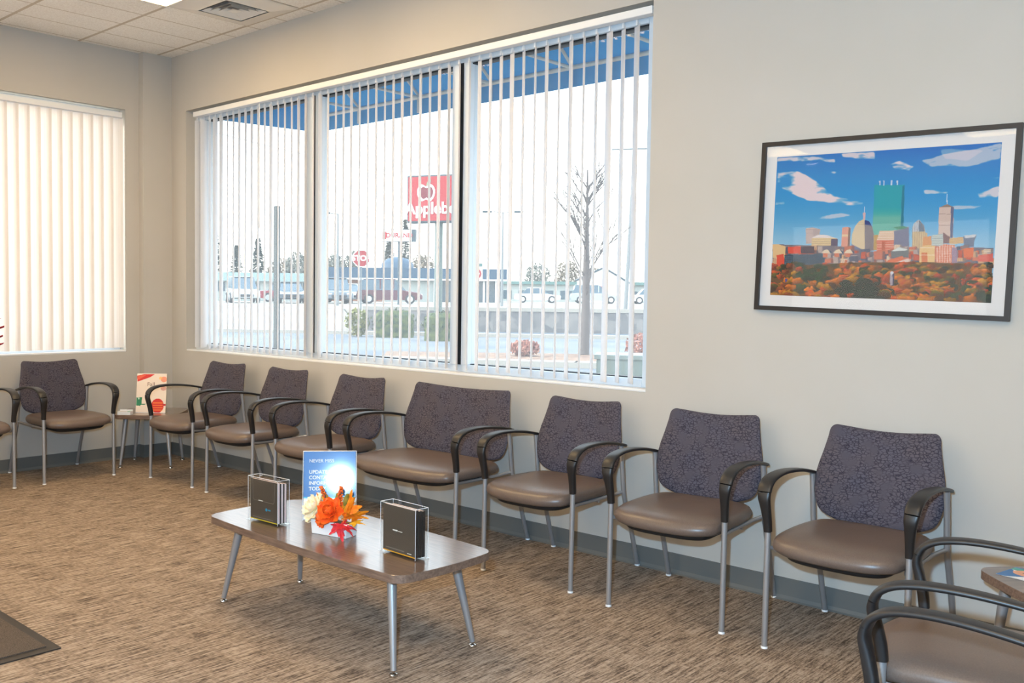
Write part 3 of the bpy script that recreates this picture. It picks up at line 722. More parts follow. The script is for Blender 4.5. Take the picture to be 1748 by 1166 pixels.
# ------------------------------------------------------------------ things on the coffee table
TZ = 0.366
def T(o, loc, rz=0.0): o.location = loc; o.rotation_euler = (0, 0, rz); return o
cover = mat('dark_booklet_cover', rgb(78, 70, 62), 0.3)
paper = mat('booklet_pages', rgb(228, 208, 204), 0.8)
ink_w = mat('white_ink', rgb(225, 225, 220), 0.6); ink_g = mat('faint_grey_ink', rgb(120, 112, 104), 0.6); ink_b = mat('blue_ink', rgb(20, 130, 170), 0.6)
yellow = mat('yellow_edge', rgb(214, 190, 30), 0.5); amber = mat('amber_edge', rgb(224, 160, 30), 0.5)
FACE = Matrix.Rotation(PI / 2, 4, 'X')          # text plane x,y -> x,z facing -y
def holder(loc, rz, label):
    h = thing('acrylic_booklet_holder', label, 'booklet holder', loc, rz)
    w_, d_, z_, q = 0.192, 0.060, 0.185, 0.0022
    b = MB()
    b.span((-w_ / 2, -d_ / 2, 0.004), (w_ / 2, -d_ / 2 + q, z_)); b.span((-w_ / 2, d_ / 2 - q, 0.004), (w_ / 2, d_ / 2, z_))
    b.span((-w_ / 2, -d_ / 2 + q, 0.004), (-w_ / 2 + q, d_ / 2 - q, z_)); b.span((w_ / 2 - q, -d_ / 2 + q, 0.004), (w_ / 2, d_ / 2 - q, z_))
    b.build('clear_box', M['acrylic'], h)
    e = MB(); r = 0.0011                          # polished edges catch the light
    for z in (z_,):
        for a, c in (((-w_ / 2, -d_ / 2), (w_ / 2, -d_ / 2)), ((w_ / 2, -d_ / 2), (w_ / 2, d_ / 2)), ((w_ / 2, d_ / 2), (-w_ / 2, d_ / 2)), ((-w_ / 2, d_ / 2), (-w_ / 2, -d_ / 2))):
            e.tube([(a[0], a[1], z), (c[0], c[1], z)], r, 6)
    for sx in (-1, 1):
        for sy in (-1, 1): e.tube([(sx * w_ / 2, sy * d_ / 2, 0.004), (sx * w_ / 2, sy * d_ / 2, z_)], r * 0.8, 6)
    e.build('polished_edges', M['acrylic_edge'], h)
    MB().span((-w_ / 2 - 0.006, -d_ / 2 - 0.006, 0.0), (w_ / 2 + 0.006, d_ / 2 + 0.006, 0.004)).build('base_plate', M['acrylic'], h)
    return h
dark_spine = mat('booklet_spine', rgb(40, 36, 36), 0.4)
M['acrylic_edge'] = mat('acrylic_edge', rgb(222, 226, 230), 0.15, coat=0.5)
def booklet(loc, rz, yoff, label, group, front, h=0.170, w_=0.176, th=0.0125):
    t = thing('booklet', label, 'booklet', loc, rz, group)
    c = MB(); c.span((-w_ / 2, yoff - th / 2, 0.008), (w_ / 2, yoff - th / 2 + 0.0012, h)); c.span((-w_ / 2, yoff + th / 2 - 0.0012, 0.008), (w_ / 2, yoff + th / 2, h))
    c.build('cover', cover, t, bevel=0.0003)
    MB().span((-w_ / 2 + 0.002, yoff - th / 2 + 0.0013, 0.010), (w_ / 2 - 0.001, yoff + th / 2 - 0.0013, h - 0.0015)).build('pages', paper, t)
    if 'right' in group: MB().span((w_ / 2 - 0.001, yoff - th / 2, 0.008), (w_ / 2 + 0.0004, yoff + th / 2, h)).build('spine', dark_spine, t)
    y = yoff - th / 2 - 0.0003
    P_ = lambda x, z: Matrix.Translation((x, y, z)) @ FACE
    if front == 'left':
        o = MB(); r = 0.0006
        o.tube([(-0.072, y, h - 0.004), (-0.070, y, 0.094), (-0.064, y, 0.088), (0.060, y, 0.088), (0.066, y, 0.094), (0.070, y, h - 0.004)], r, 6); o.build('outline', ink_g, t)
        for k, s_ in ((0, 0.0034), (1, 0.0028)): pass
        MB().span((-0.036, y, 0.0885), (-0.006, y + 0.0002, 0.0915)).build('small_print', ink_w, t)
        l = MB(); l.lathe([(0.0065, 0.0), (0.0065, 0.0003)], (0, 0, 0), 16, FACE.to_3x3()); g = l.build('blue_mark', ink_b, t); g.data.transform(Matrix.Translation((0.016, y, 0.057)))
        l = MB(); [l.span((0.026 + k * 0.006, y, 0.0545), (0.0305 + k * 0.006, y + 0.0002, 0.060)) for k in range(3)]; l.build('blue_print', ink_b, t)
        MB().span((-0.072, y, 0.018), (0.060, y + 0.0002, 0.0205)).build('bottom_print', ink_g, t)
        MB().span((-w_ / 2, y, 0.008), (w_ / 2, y + 0.0003, 0.0115)).build('yellow_band', yellow, t)
    elif front == 'right':
        l = MB(); l.span((-0.034, y, 0.088), (-0.008, y + 0.0002, 0.0925)); l.span((-0.005, y, 0.0885), (0.018, y + 0.0002, 0.0905)); l.build('small_print', ink_w, t)
        MB().span((-0.072, y, 0.020), (0.030, y + 0.0002, 0.0235)).build('bottom_print', ink_g, t)
        MB().span((0.046, y, 0.018), (0.068, y + 0.0002, 0.0205)).build('small_print', ink_w, t)
        MB().span((-w_ / 2, y, 0.008), (w_ / 2, y + 0.0003, 0.0115)).build('amber_band', amber, t)
    return t
LH = ((3.652, -1.680, TZ), 0.045); RH = ((4.392, -1.618, TZ), -0.045)
holder(*LH, 'clear acrylic booklet holder at the left end of the coffee table'); holder(*RH, 'clear acrylic booklet holder at the right end of the coffee table')
for k, (loc, side) in enumerate(((LH, 'left'), (RH, 'right'))):
    for j, yo in enumerate((-0.0175, 0.0, 0.0165)):
        n_ = ('front', 'middle', 'rear')[j]
        booklet(loc[0], loc[1], yo, 'dark grey booklet, %s one of three in the %s acrylic holder' % (n_, side), 'booklets in the %s holder' % side, side if j == 0 else '', h=(0.176, 0.172, 0.170)[j] + (0.0 if side == 'left' else 0.003))
#  letter-size acrylic sign
M['sign_acrylic'] = glass('satin_sign_acrylic', 0.0, (0.98, 0.98, 0.98, 1)); [setattr(n.inputs['Roughness'], 'default_value', 0.06) for n in M['sign_acrylic'].node_tree.nodes if n.type == 'BSDF_GLOSSY']
ts = thing('tabletop_sign', 'blue acrylic tabletop sign with white lettering behind the autumn flowers on the coffee table', 'sign', (3.800, -1.480, TZ), math.radians(49.3))
SW, SH = 0.216, 0.280
pn = Paint(216, 280, None, (0.93, 0.93, 0.94))
pn.rect(0, 0, 1, 0.668, (44, 104, 172)); pn.rect(0, 0.668, 1, 0.690, (64, 186, 214))
m = fbm(pn.X * 3, pn.Y * 2, 4); k = pn.Y < 0.668; pn.a[k] = pn.a[k] * (0.94 + 0.12 * m[k][:, None])
for a in range(5): pn.disc(0.86 + 0.028 * math.cos(a * 1.257 + .3), 0.545 + 0.022 * math.sin(a * 1.257 + .3), 0.024, 0.019, (232, 232, 238))
lean = Matrix.Rotation(-math.radians(12.3), 4, 'X')
Ms = lean @ Matrix.Translation((0, 0, SH / 2 + 0.004))
sm = cmat('blue_sign_print', 0.45); panel('sign_print', pn.a, SW, SH, sm, ts, Ms @ Matrix.Translation((0, 0.0006, 0)), 0.0012)
ac = MB().span((-SW / 2 - 0.003, -0.0035, 0.0), (SW / 2 + 0.003, -0.0012, SH + 0.006)); a_o = ac.build('acrylic_front', M['sign_acrylic'], ts); a_o.data.transform(lean)
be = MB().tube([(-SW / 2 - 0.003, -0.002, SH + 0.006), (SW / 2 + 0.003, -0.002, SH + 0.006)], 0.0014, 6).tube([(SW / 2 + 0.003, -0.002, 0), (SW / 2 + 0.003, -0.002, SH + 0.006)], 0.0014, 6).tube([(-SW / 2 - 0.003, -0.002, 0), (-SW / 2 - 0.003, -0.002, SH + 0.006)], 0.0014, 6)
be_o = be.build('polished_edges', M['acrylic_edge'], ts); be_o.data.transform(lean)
MB().box((0, 0.035, 0.002), (SW, 0.085, 0.003)).build('foot', M['acrylic'], ts)
thin = 0.0
for row, (txt, sz, bd) in enumerate((('NEVER MISS', 0.0200, 0.0), ('A MOMENT', 0.0200, 0.0), ('UPDATE YOUR', 0.0205, 0.0006), ('CONTACT', 0.0205, 0.0006), ('INFORMATION', 0.0205, 0.0006), ('TODAY', 0.0205, 0.0006))):
    zz = SH * (1 - 0.160 - row * 0.0825) - SH / 2
    if row == 1: continue
    text_mesh('lettering', txt, sz, ink_w, ts, Ms @ Matrix.Translation((-SW * 0.40, -0.0012, zz)) @ FACE, 0.0001, 'LEFT', bd)

# autumn flower arrangement in a white box planter ------------------------------------------------
fa = thing('flower_arrangement', 'artificial autumn flowers and orange leaves in a white rectangular planter on the coffee table', 'flowers', (3.990, -1.612, TZ), 0.215)
pw, pd, phh = 0.176, 0.072, 0.056
pl = MB(); pl.cur = 0
o1 = [(-pw / 2, -pd / 2), (pw / 2, -pd / 2), (pw / 2, pd / 2), (-pw / 2, pd / 2)]
pl.rings([[(x * .95, y * .93, 0.0005) for x, y in o1], [(x, y, phh) for x, y in o1], [(x * .95, y * .90, phh) for x, y in o1], [(x * .93, y * .88, phh - .008) for x, y in o1]])
pl.build('planter', mat('white_ceramic', rgb(240, 238, 236), 0.3), fa, bevel=0.0015)
fm = {k: noise_mix(mat('petal_' + k, c1, 0.6), 60, c1, c2) for k, c1, c2 in (
    ('orange', rgb(236, 80, 22), rgb(250, 120, 30)), ('red', rgb(196, 26, 34), rgb(220, 48, 60)), ('maple', rgb(238, 120, 12), rgb(250, 160, 30)),
    ('cream', rgb(246, 228, 176), rgb(252, 240, 214)), ('green', rgb(110, 116, 40), rgb(150, 140, 60)), ('yellow', rgb(226, 160, 20), rgb(242, 190, 50)), ('berry', rgb(206, 80, 20), rgb(230, 110, 30)))}
stem_m = mat('brown_stem', rgb(84, 66, 40), 0.8)
def frame_mat(pos, dirv, roll=0.0):
    d = Vector(dirv).normalized(); q = d.to_track_quat('Y', 'Z'); return Matrix.Translation(Vector(pos)) @ q.to_matrix().to_4x4() @ Matrix.Rotation(roll, 4, 'Y')
def leaf_maple(mb, pos, dirv, s, roll, cup=0.15):
    """five-lobed leaf, points along +y of its frame"""
    out = [(0, 0)]; lobes = [(-118, .62), (-62, .86), (0, 1.12), (62, .86), (118, .62)]
    pts = [(0.0, -0.06)]
    seq = []
    for i, (a, r) in enumerate(lobes):
        a_ = math.radians(a)
        for da, rr_ in ((-24, .36 if i == 0 else .42), (-15, r * .68), (-9, r * .66), (-5, r * .86), (0, r), (5, r * .86), (9, r * .66), (15, r * .68)):
            b_ = a_ + math.radians(da); seq.append((math.sin(b_) * rr_, math.cos(b_) * rr_))
    pts = [(x, y) for x, y in seq] + [(0.03, -0.05), (-0.03, -0.05)]
    F = frame_mat(pos, dirv, roll); vs = []
    for dz in (0.010, -0.010):
        vs.append(F @ Vector((0, 0.12 * s, dz * s)))
        for x, y in pts:
            r_ = math.hypot(x, y); vs.append(F @ Vector((x * s, y * s, (-cup * r_ * r_ + 0.04 * math.sin(x * 9) + dz * max(0, 1 - r_)) * s)))
    n = len(pts); fs = []
    for i in range(n):
        j = (i + 1) % n; fs += [(0, 1 + i, 1 + j), (n + 1, n + 2 + j, n + 2 + i), (1 + i, n + 2 + i, n + 2 + j, 1 + j)]
    mb.add(vs, fs)
def petal(mb, F, w_, l_, cup, curl):
    rings = []; n = 5
    for i in range(6):
        t = i / 5; ww = w_ * math.sin(PI * min(1, 0.12 + t * 0.80)) ** 0.7
        rings.append([F @ Vector((ww * (2 * j / (n - 1) - 1), l_ * t, cup * (2 * j / (n - 1) - 1) ** 2 + curl * t * t)) for j in range(n)] + [F @ Vector((ww * (1 - 2 * j / (n - 1)), l_ * t, cup * (1 - 2 * j / (n - 1)) ** 2 + curl * t * t - 0.0008)) for j in range(n)])
    mb.rings(rings)
def bloom(name, c, axis, r, m, seed, layers):
    rg = random.Random(seed); mb = MB(); ax = Vector(axis).normalized(); q = ax.to_track_quat('Z', 'Y').to_matrix().to_4x4()
    for cnt, tilt_, l_, w_, curl in layers:
        off = rg.random() * 6
        for i in range(cnt):
            a = off + 2 * PI * i / cnt + rg.uniform(-.15, .15)
            F = Matrix.Translation(Vector(c)) @ q @ Matrix.Rotation(a, 4, 'Z') @ Matrix.Rotation(tilt_ + rg.uniform(-.12, .12), 4, 'X') @ Matrix.Translation((0, r * 0.06, 0))
            petal(mb, F, w_ * r * rg.uniform(.88, 1.1), l_ * r, w_ * r * 0.35, curl * r)
    return mb.build(name, m, fa, smooth=True)
bloom('peony_bloom', (0.014, -0.034, 0.094), (0.1, -0.80, 0.50), 0.056, fm['orange'], 2, [(7, 0.12, 1.0, .46, .18), (7, .45, .88, .42, .25), (6, .80, .74, .36, .30), (5, 1.1, .58, .30, .3), (4, 1.35, .45, .22, .2)])
bloom('small_orange_bloom', (-0.024, -0.042, 0.060), (-0.2, -0.9, -0.15), 0.032, fm['orange'], 5, [(6, .2, .9, .45, .15), (5, .7, .7, .35, .25)])
bloom('cream_bloom', (-0.082, -0.010, 0.094), (-0.45, -0.75, 0.5), 0.058, fm['cream'], 9, [(8, 0.05, 1.05, .44, .12), (7, .40, .9, .42, .22), (6, .85, .68, .34, .28), (4, 1.2, .5, .25, .2)])
for pos, dv, s, rl, k, nm in (
    ((0.062, 0.004, 0.080), (0.28, -0.05, 0.95), 0.062, 0.3, 'maple', 'orange_maple_leaf'), ((0.095, -0.010, 0.080), (0.95, 0.05, 0.62), 0.062, -0.4, 'maple', 'orange_maple_leaf'),
    ((0.100, 0.0, 0.062), (1.0, 0.05, 0.05), 0.036, 0.2, 'yellow', 'yellow_leaf'), ((0.062, -0.045, 0.052), (0.55, -0.45, -0.66), 0.048, 0.3, 'red', 'red_maple_leaf'),
    ((0.078, -0.040, 0.055), (0.95, -0.3, -0.30), 0.052, -0.2, 'red', 'red_maple_leaf'), ((-0.105, 0.0, 0.102), (-1.0, -0.1, 0.10), 0.024, 0.2, 'red', 'red_maple_leaf'),
    ((-0.066, 0.012, 0.098), (-0.25, -0.1, 0.95), 0.044, 0.2, 'maple', 'orange_maple_leaf'), ((-0.034, 0.006, 0.100), (-0.2, -0.3, 0.9), 0.040, -0.4, 'yellow', 'yellow_leaf'),
    ((0.006, 0.018, 0.108), (0.05, -0.1, 1.0), 0.044, 0.2, 'green', 'green_leaf'), ((-0.018, 0.006, 0.096), (-0.25, -0.1, 0.9), 0.046, 0.6, 'green', 'green_leaf'), ((0.040, 0.020, 0.112), (0.2, 0.0, 1.0), 0.042, -0.5, 'green', 'green_leaf'),
    ((0.052, 0.02, 0.095), (0.1, 0.05, 1.0), 0.060, 1.2, 'maple', 'orange_maple_leaf')):
    s = s * 1.3; lb = MB()
    if k == 'green': petal(lb, frame_mat(pos, dv, rl), 0.012, s, 0.004, -0.006)
    else: leaf_maple(lb, pos, dv, s, rl)
    lb.tube([pos, Vector(pos) * 0.55 + Vector((0, 0, 0.02))], 0.0012, 6)
    lb.build(nm, fm[k], fa, smooth=False)
def berries(base, tip, r0, n_, seed):
    rg = random.Random(seed); b = MB(); a = Vector(base); c = Vector(tip)
    for i in range(n_):
        t = 0.22 + 0.78 * i / n_; p = a.lerp(c, t); rad = r0 * (1.15 - t * 0.75); an = i * 2.4
        b.ball((p.x + rad * math.cos(an), p.y + rad * math.sin(an) * 0.9, p.z + rg.uniform(-.002, .002)), 0.0047 * rg.uniform(.85, 1.1), 6)
    o = b.build('berry_stem', fm['berry'], fa, smooth=True); MB().tube([(base[0] * .6, base[1] * .6, .035), base, tip], 0.0013, 6).build('stem', stem_m, o)
berries((0.018, 0.002, 0.085), (0.040, -0.006, 0.196), 0.012, 34, 1); berries((-0.030, 0.010, 0.105), (-0.068, 0.0, 0.183), 0.010, 22, 2)
tw = MB()
for k in range(9):
    a = -2.4 + 0.22 * k; tw.tube([(-0.05, -0.02, 0.062), (-0.075 - .004 * k, -0.030, 0.060 - 0.003 * k), (-0.10 - 0.035 * abs(math.cos(a)), -0.036 + .002 * k, 0.060 - 0.002 * k)], [0.0012, 0.001, 0.0004], 6)
tw.build('straw_sprig', mat('straw', rgb(226, 212, 176), 0.8), fa)
MB().tube([(-0.02, -0.01, 0.05), (-0.045, -0.034, 0.070), (-0.070, -0.040, 0.066), (-0.085, -0.036, 0.060)], 0.0016, 6).tube([(-0.03, -0.02, 0.062), (-0.040, -0.036, 0.080), (-0.052, -0.038, 0.088)], 0.0012, 6).build('twig', stem_m, fa)
fl_b = MB().span((-pw * .46, -pd * .42, 0.01), (pw * .46, pd * .42, phh - 0.006)).build('moss_filling', mat('dark_moss', rgb(70, 66, 40), 0.95), fa)

# flyer, card tray and brochure on the side tables ---------------------------------------------------
fy = thing('acrylic_flyer_stand', 'white flyer with red and green corners standing on the corner side table', 'flyer stand', (0.375, -0.400, 0.4), math.radians(45))
FW, FH = 0.222, 0.292
pn = Paint(90, 118, [(385, 110), (960, 100), (965, 812), (392, 812)], (0.90, 0.84, 0.78))
pn.poly([(385, 150), (520, 118), (720, 118), (640, 170), (400, 258), (390, 220)], (206, 40, 36)); pn.poly([(390, 160), (500, 130), (560, 135), (430, 215), (395, 215)], (226, 110, 70), .7)
pn.disc(905, 205, 62, 52, (230, 130, 96), .8); pn.disc(840, 185, 32, 28, (236, 180, 96), .7); pn.disc(905, 375, 56, 38, (196, 140, 130), .8)
pn.poly([(392, 545), (500, 535), (500, 660), (540, 655), (590, 655), (560, 672), (470, 680), (480, 698), (400, 690)], (24, 120, 84)); pn.disc(440, 560, 14, 20, (190, 220, 200))
pn.disc(620, 470, 28, 62, (120, 84, 70), .8); pn.disc(610, 570, 24, 22, (110, 80, 60), .8)
pn.disc(805, 690, 122, 132, (206, 34, 30)); pn.rect(900, 655, 968, 692, (180, 36, 36))
for yy in (628, 672, 715, 756): pn.rect(715, yy, 905, yy + 20, (236, 130, 40), .8)
pn.poly([(630, 700), (700, 700), (700, 740), (650, 745)], (190, 60, 40))
lean2 = Matrix.Rotation(-math.radians(10), 4, 'X')
panel('flyer_print', pn.a, FW, FH, cmat('flyer_print', 0.5), fy, lean2 @ Matrix.Translation((0, 0, FH / 2 + 0.003)), 0.0012)
o = MB().span((-FW / 2, 0.0, 0.0), (FW / 2, 0.0025, FH + 0.004)).build('acrylic_back', M['acrylic_edge'], fy); o.data.transform(lean2)
MB().box((0, 0.035, 0.0015), (FW, 0.075, 0.003)).build('foot', M['acrylic'], fy)
brown_ink = mat('brown_ink', rgb(120, 92, 78), 0.7)
text_mesh('lettering', 'Fall', 0.044, brown_ink, fy, lean2 @ Matrix.Translation((-0.005, -0.0014, FH * 0.73)) @ FACE, 0.0001)
tr = thing('card_tray', 'small clear tray of white cards on the corner side table', 'tray', (0.342, -0.585, 0.4), math.radians(42))
b = MB(); b.span((-0.048, -0.028, 0), (0.048, 0.028, 0.002)); b.span((-0.048, -0.028, 0.002), (0.048, -0.026, 0.022)); b.span((-0.048, 0.026, 0.002), (0.048, 0.028, 0.034)); b.span((-0.048, -0.026, 0.002), (-0.046, 0.026, 0.028)); b.span((0.046, -0.026, 0.002), (0.048, 0.026, 0.028))
b.build('tray', M['acrylic_edge'], tr)
MB().span((-0.044, -0.024, 0.0025), (0.020, 0.024, 0.024)).build('cards', M['mat_board'], tr); MB().span((0.024, -0.022, 0.0025), (0.044, 0.022, 0.027)).build('green_card', mat('pale_green_card', rgb(150, 186, 170), 0.6), tr)
br = thing('brochure', 'blue and white brochure with a face lying on the right side table', 'brochure', (6.130, -0.400, 0.4005), math.radians(-12))
pn = Paint(110, 76, None, (0.90, 0.91, 0.93))
pn.poly([(0, 0), (0.45, 0), (0.14, 0.30), (0, 0.28)], (60, 160, 150)); pn.rect(0, 0, 1, 0.06, (44, 112, 170)); pn.poly([(0.0, 0.25), (0.36, 0.72), (0.14, 1), (0, 1)], (40, 108, 172))
pn.disc(0.33, 0.40, 0.24, 0.27, (230, 160, 120)); pn.disc(0.26, 0.42, 0.025, 0.04, (120, 66, 50)); pn.disc(0.62, 0.52, 0.20, 0.33, (236, 190, 160)); pn.poly([(0.30, 0.80), (0.46, 0.60), (0.66, 1), (0.26, 1)], (238, 238, 242)); pn.disc(0.60, 0.18, 0.24, 0.14, (96, 70, 56)); pn.disc(0.56, 0.45, 0.02, 0.03, (60, 60, 80)); pn.disc(0.60, 0.72, 0.08, 0.03, (80, 80, 150))
panel('printed_cover', pn.a, 0.205, 0.140, cmat('brochure_print', 0.35), br, Matrix.Translation((0, 0, 0.0006)) @ Matrix.Rotation(-PI / 2, 4, 'X'), 0.001)
MB().span((-0.1025, -0.070, 0.0), (0.1025, 0.070, 0.0005)).build('back_cover', M['mat_board'], br)

# ------------------------------------------------------------------ floor mat, red-leaved plant, ceiling fixtures
fmt = thing('floor_mat', 'dark brown entrance mat with a rubber edge in the lower left corner', 'floor mat', (2.53, -3.12, 0))
MB().span((-0.90, -0.60, 0.0005), (0.90, 0.60, 0.006)).build('rubber_border', mat('black_rubber', rgb(40, 34, 30), 0.6), fmt, bevel=0.004) 
fmt.location = (3.479 - 0.90, -2.470 - 0.60, 0)
MB().span((-0.86, -0.56, 0.006), (0.86, 0.56, 0.0105)).build('ribbed_pile', noise_mix(mat('mat_pile', rgb(72, 62, 54), 0.95), 420, rgb(52, 44, 38), rgb(98, 86, 76), bump=0.6, bd=0.003), fmt)

pt = thing('potted_plant', 'tall red-leaved plant at the left edge, only its leaf tips in view', 'plant', (0.42, -2.162, 0))
MB().lathe([(0.12, 0.0), (0.155, 0.30), (0.165, 0.31), (0.165, 0.33), (0.148, 0.33), (0.145, 0.30)], (0, 0, 0), 28).build('pot', mat('grey_planter', rgb(90, 86, 82), 0.5), pt, smooth=True)
MB().lathe([(0.001, 0.295), (0.144, 0.295), (0.144, 0.303), (0.001, 0.303)], (0, 0, 0), 24).build('soil', mat('soil', rgb(50, 38, 30), 0.95), pt)
red_l = noise_mix(mat('crimson_leaf', rgb(170, 20, 40), 0.5), 30, rgb(150, 16, 36), rgb(206, 40, 60)); grn_l = mat('dark_green_leaf', rgb(50, 80, 50), 0.5)
rg = random.Random(21)
for k, (zz, yy) in enumerate(((1.06, 0.694), (1.00, 0.678), (1.12, 0.672), (1.30, 0.66), (1.48, 0.650), (1.56, 0.655), (0.95, 0.688))):
    tip = Vector((-0.02 + rg.uniform(-.01, .02), yy, zz)); st = Vector((rg.uniform(-.03, .03), yy - 0.30, zz - 0.10))
    sb = MB().tube([(rg.uniform(-.03, .03), rg.uniform(-.03, .03), 0.29), (st.x * .6, st.y * .45, st.z * .75), st], [0.007, 0.005, 0.003], 8); so = sb.build('stem', stem_m, pt)
    lb = MB(); F = frame_mat(st, tip - st, rg.uniform(-.5, .5)); petal(lb, F, 0.045, (tip - st).length, 0.01, -0.0); lb.build('leaf', red_l if k % 3 else red_l, so)
for k in range(12):
    a = rg.uniform(0, 6.28); zz = rg.uniform(0.98, 1.6); st = Vector((0.05 * math.cos(a), 0.05 * math.sin(a), zz)); dv = Vector((math.cos(a) * .22, math.sin(a) * .30 - .1, 0.10))
    lb = MB(); petal(lb, frame_mat(st, dv, 0), 0.045, 0.22, 0.01, -0.03); lb.build('leaf', red_l if k % 2 else grn_l, pt)
MB().tube([(0, 0, 0.29), (0.01, 0.0, 1.0), (0, 0, 1.65)], [0.014, 0.011, 0.005], 8).build('main_stem', stem_m, pt)

# air diffuser
gx = lambda i: 0.2929 + 0.3048 * i
gy = lambda j: -0.1186 - 0.6096 * j
av = thing('ceiling_vent', 'square white air diffuser in the ceiling above the window', 'vent', ((gx(3) + gx(5)) / 2, (gy(0) + gy(1)) / 2, H))
vm = mat('vent_white', rgb(226, 220, 210), 0.5)
b = MB(); hs = 0.298
for k, (r0, r1, z0, z1) in enumerate(((0.298, 0.165, -0.004, -0.020), (0.152, 0.120, -0.026, -0.004), (0.112, 0.082, -0.026, -0.004), (0.073, 0.044, -0.026, -0.004), (0.036, 0.001, -0.026, -0.018))):
    q = [(-1, -1), (1, -1), (1, 1), (-1, 1)]
    b.rings([[(x * r0, y * r0, z0 if k else -0.003) for x, y in q], [(x * r1, y * r1, z1 if k else -0.026) for x, y in q], [(x * (r1 + .003), y * (r1 + .003), (z1 if k else -0.026) + 0.003) for x, y in q], [(x * (r0 - .002), y * (r0 - .002), (z0 if k else -0.003) + 0.002) for x, y in q]], False, False)
b.build('louvres', vm, av)
MB().span((-0.17, -0.17, -0.0025), (0.17, 0.17, -0.0005)).build('dark_duct', mat('duct_grey', rgb(150, 144, 142), 0.8), av)
# recessed lamps: warm acrylic panels in white frames
def troffer(x0, x1, y0, y1, label, first=[None]):
    t = thing('ceiling_light', label, 'ceiling light', ((x0 + x1) / 2, (y0 + y1) / 2, H), group='recessed ceiling lights')
    a, c = abs(x1 - x0) / 2 - 0.004, abs(y1 - y0) / 2 - 0.004
    f = MB(); f.span((-a, -c, -0.012), (a, -c + 0.02, -0.001)); f.span((-a, c - 0.02, -0.012), (a, c, -0.001)); f.span((-a, -c + 0.02, -0.012), (-a + 0.02, c - 0.02, -0.001)); f.span((a - 0.02, -c + 0.02, -0.012), (a, c - 0.02, -0.001))
    f.build('frame', vm, t)
    MB().span((-a + 0.02, -c + 0.02, -0.008), (a - 0.02, c - 0.02, -0.004)).build('diffuser', M['lamp'], t)
    return t
M['lamp'] = mat('warm_lamp_panel', rgb(255, 240, 220), 0.5, emit=(1.0, 0.70, 0.36, 1), es=18.5)
for i, (ix, jy) in enumerate(((3, 1), (8, 1), (11, 6), (3, 6), (19, 3), (19, 8), (11, 11), (3, 11), (19, 13))):
    troffer(gx(ix), gx(ix + 2), gy(jy), gy(jy + 2), ('warm ceiling light panel cut off by the top edge, beside the air diffuser', 'warm ceiling light panel above the wide two-seat chair', 'warm ceiling light panel left of the camera, in the middle of the room', 'warm ceiling light panel near the left wall, behind the floor mat', 'warm ceiling light panel above the chairs at the right edge', 'warm ceiling light panel behind the camera', 'warm ceiling light panel near the front windows, middle row', 'warm ceiling light panel near the front windows by the left wall', 'warm ceiling light panel closest to the front right corner')[i])
dl = thing('downlight', 'round recessed downlight far behind the camera', 'ceiling light', (1.42, -8.98, H))
MB().lathe([(0.10, -0.001), (0.10, -0.008), (0.085, -0.012), (0.085, -0.004)], (0, 0, 0), 24).build('trim_ring', vm, dl, smooth=True)
MB().lathe([(0.001, -0.004), (0.084, -0.004), (0.084, -0.007), (0.001, -0.007)], (0, 0, 0), 24).build('lens', mat('bright_lamp', rgb(255, 250, 240), 0.5, emit=(1, .9, .75, 1), es=25), dl)

# ------------------------------------------------------------------ awning outside the window
aw = thing('awning', 'blue fabric awning on a pale tube frame outside the wide window', 'awning', (0.215, 0.22, 2.7))
blue = translucent('blue_awning_fabric', rgb(40, 150, 190), 0.5)
tube_m = mat('pale_tube', rgb(196, 190, 182), 0.5)
AX0, AX1, AY, AZT, AZB = 0.0, 5.30, 1.075, 0.150, 0.022     # local: y and z from the origin
slope_top = (0.0, 0.98)
def sheet(a, b, c, d, th=0.003):
    a, b, c, d = map(Vector, (a, b, c, d)); n = (b - a).cross(d - a).normalized() * th
    return MB().rings([[a, b, c, d], [a + n, b + n, c + n, d + n]])
sheet((AX0, 0.0, 1.02), (AX1, 0.0, 1.02), (AX1, AY, AZT), (AX0, AY, AZT)).build('sloped_canopy', blue, aw)
sheet((AX0, AY, AZT), (AX1, AY, AZT), (AX1, AY, AZB), (AX0, AY, AZB)).build('valance', blue, aw)
for x in (AX0, AX1):
    MB().rings([[(x, 0.0, -0.012), (x, AY, AZB), (x, AY, AZT), (x, 0.0, 1.02)], [(x + 0.003, 0.0, -0.012), (x + 0.003, AY, AZB), (x + 0.003, AY, AZT), (x + 0.003, 0.0, 1.02)]]).build('side_panel', blue, aw)
MB().tube([(AX0 + .01, AY - 0.02, 0.15), (AX1 - .01, AY - 0.02, 0.15)], 0.016, 8).build('front_rail', tube_m, aw, smooth=True)
MB().tube([(AX0 + .01, 0.02, 0.15), (AX1 - .01, 0.02, 0.15)], 0.014, 8).build('wall_rail', tube_m, aw, smooth=True)
for x in (0.578, 1.290, 2.040, 2.758, 3.50, 4.25, 5.0):
    MB().tube([(x, 0.03, 0.15), (x, AY - 0.02, 0.15)], 0.012, 8).build('cross_arm', tube_m, aw, smooth=True)
    MB().tube([(x, 0.03, 0.98), (x, AY - 0.02, 0.165)], 0.012, 8).build('rafter', tube_m, aw, smooth=True)
    MB().tube([(x, AY - 0.02, 0.15), (x, AY - 0.02, 0.03)], 0.012, 8).build('valance_post', tube_m, aw, smooth=True)

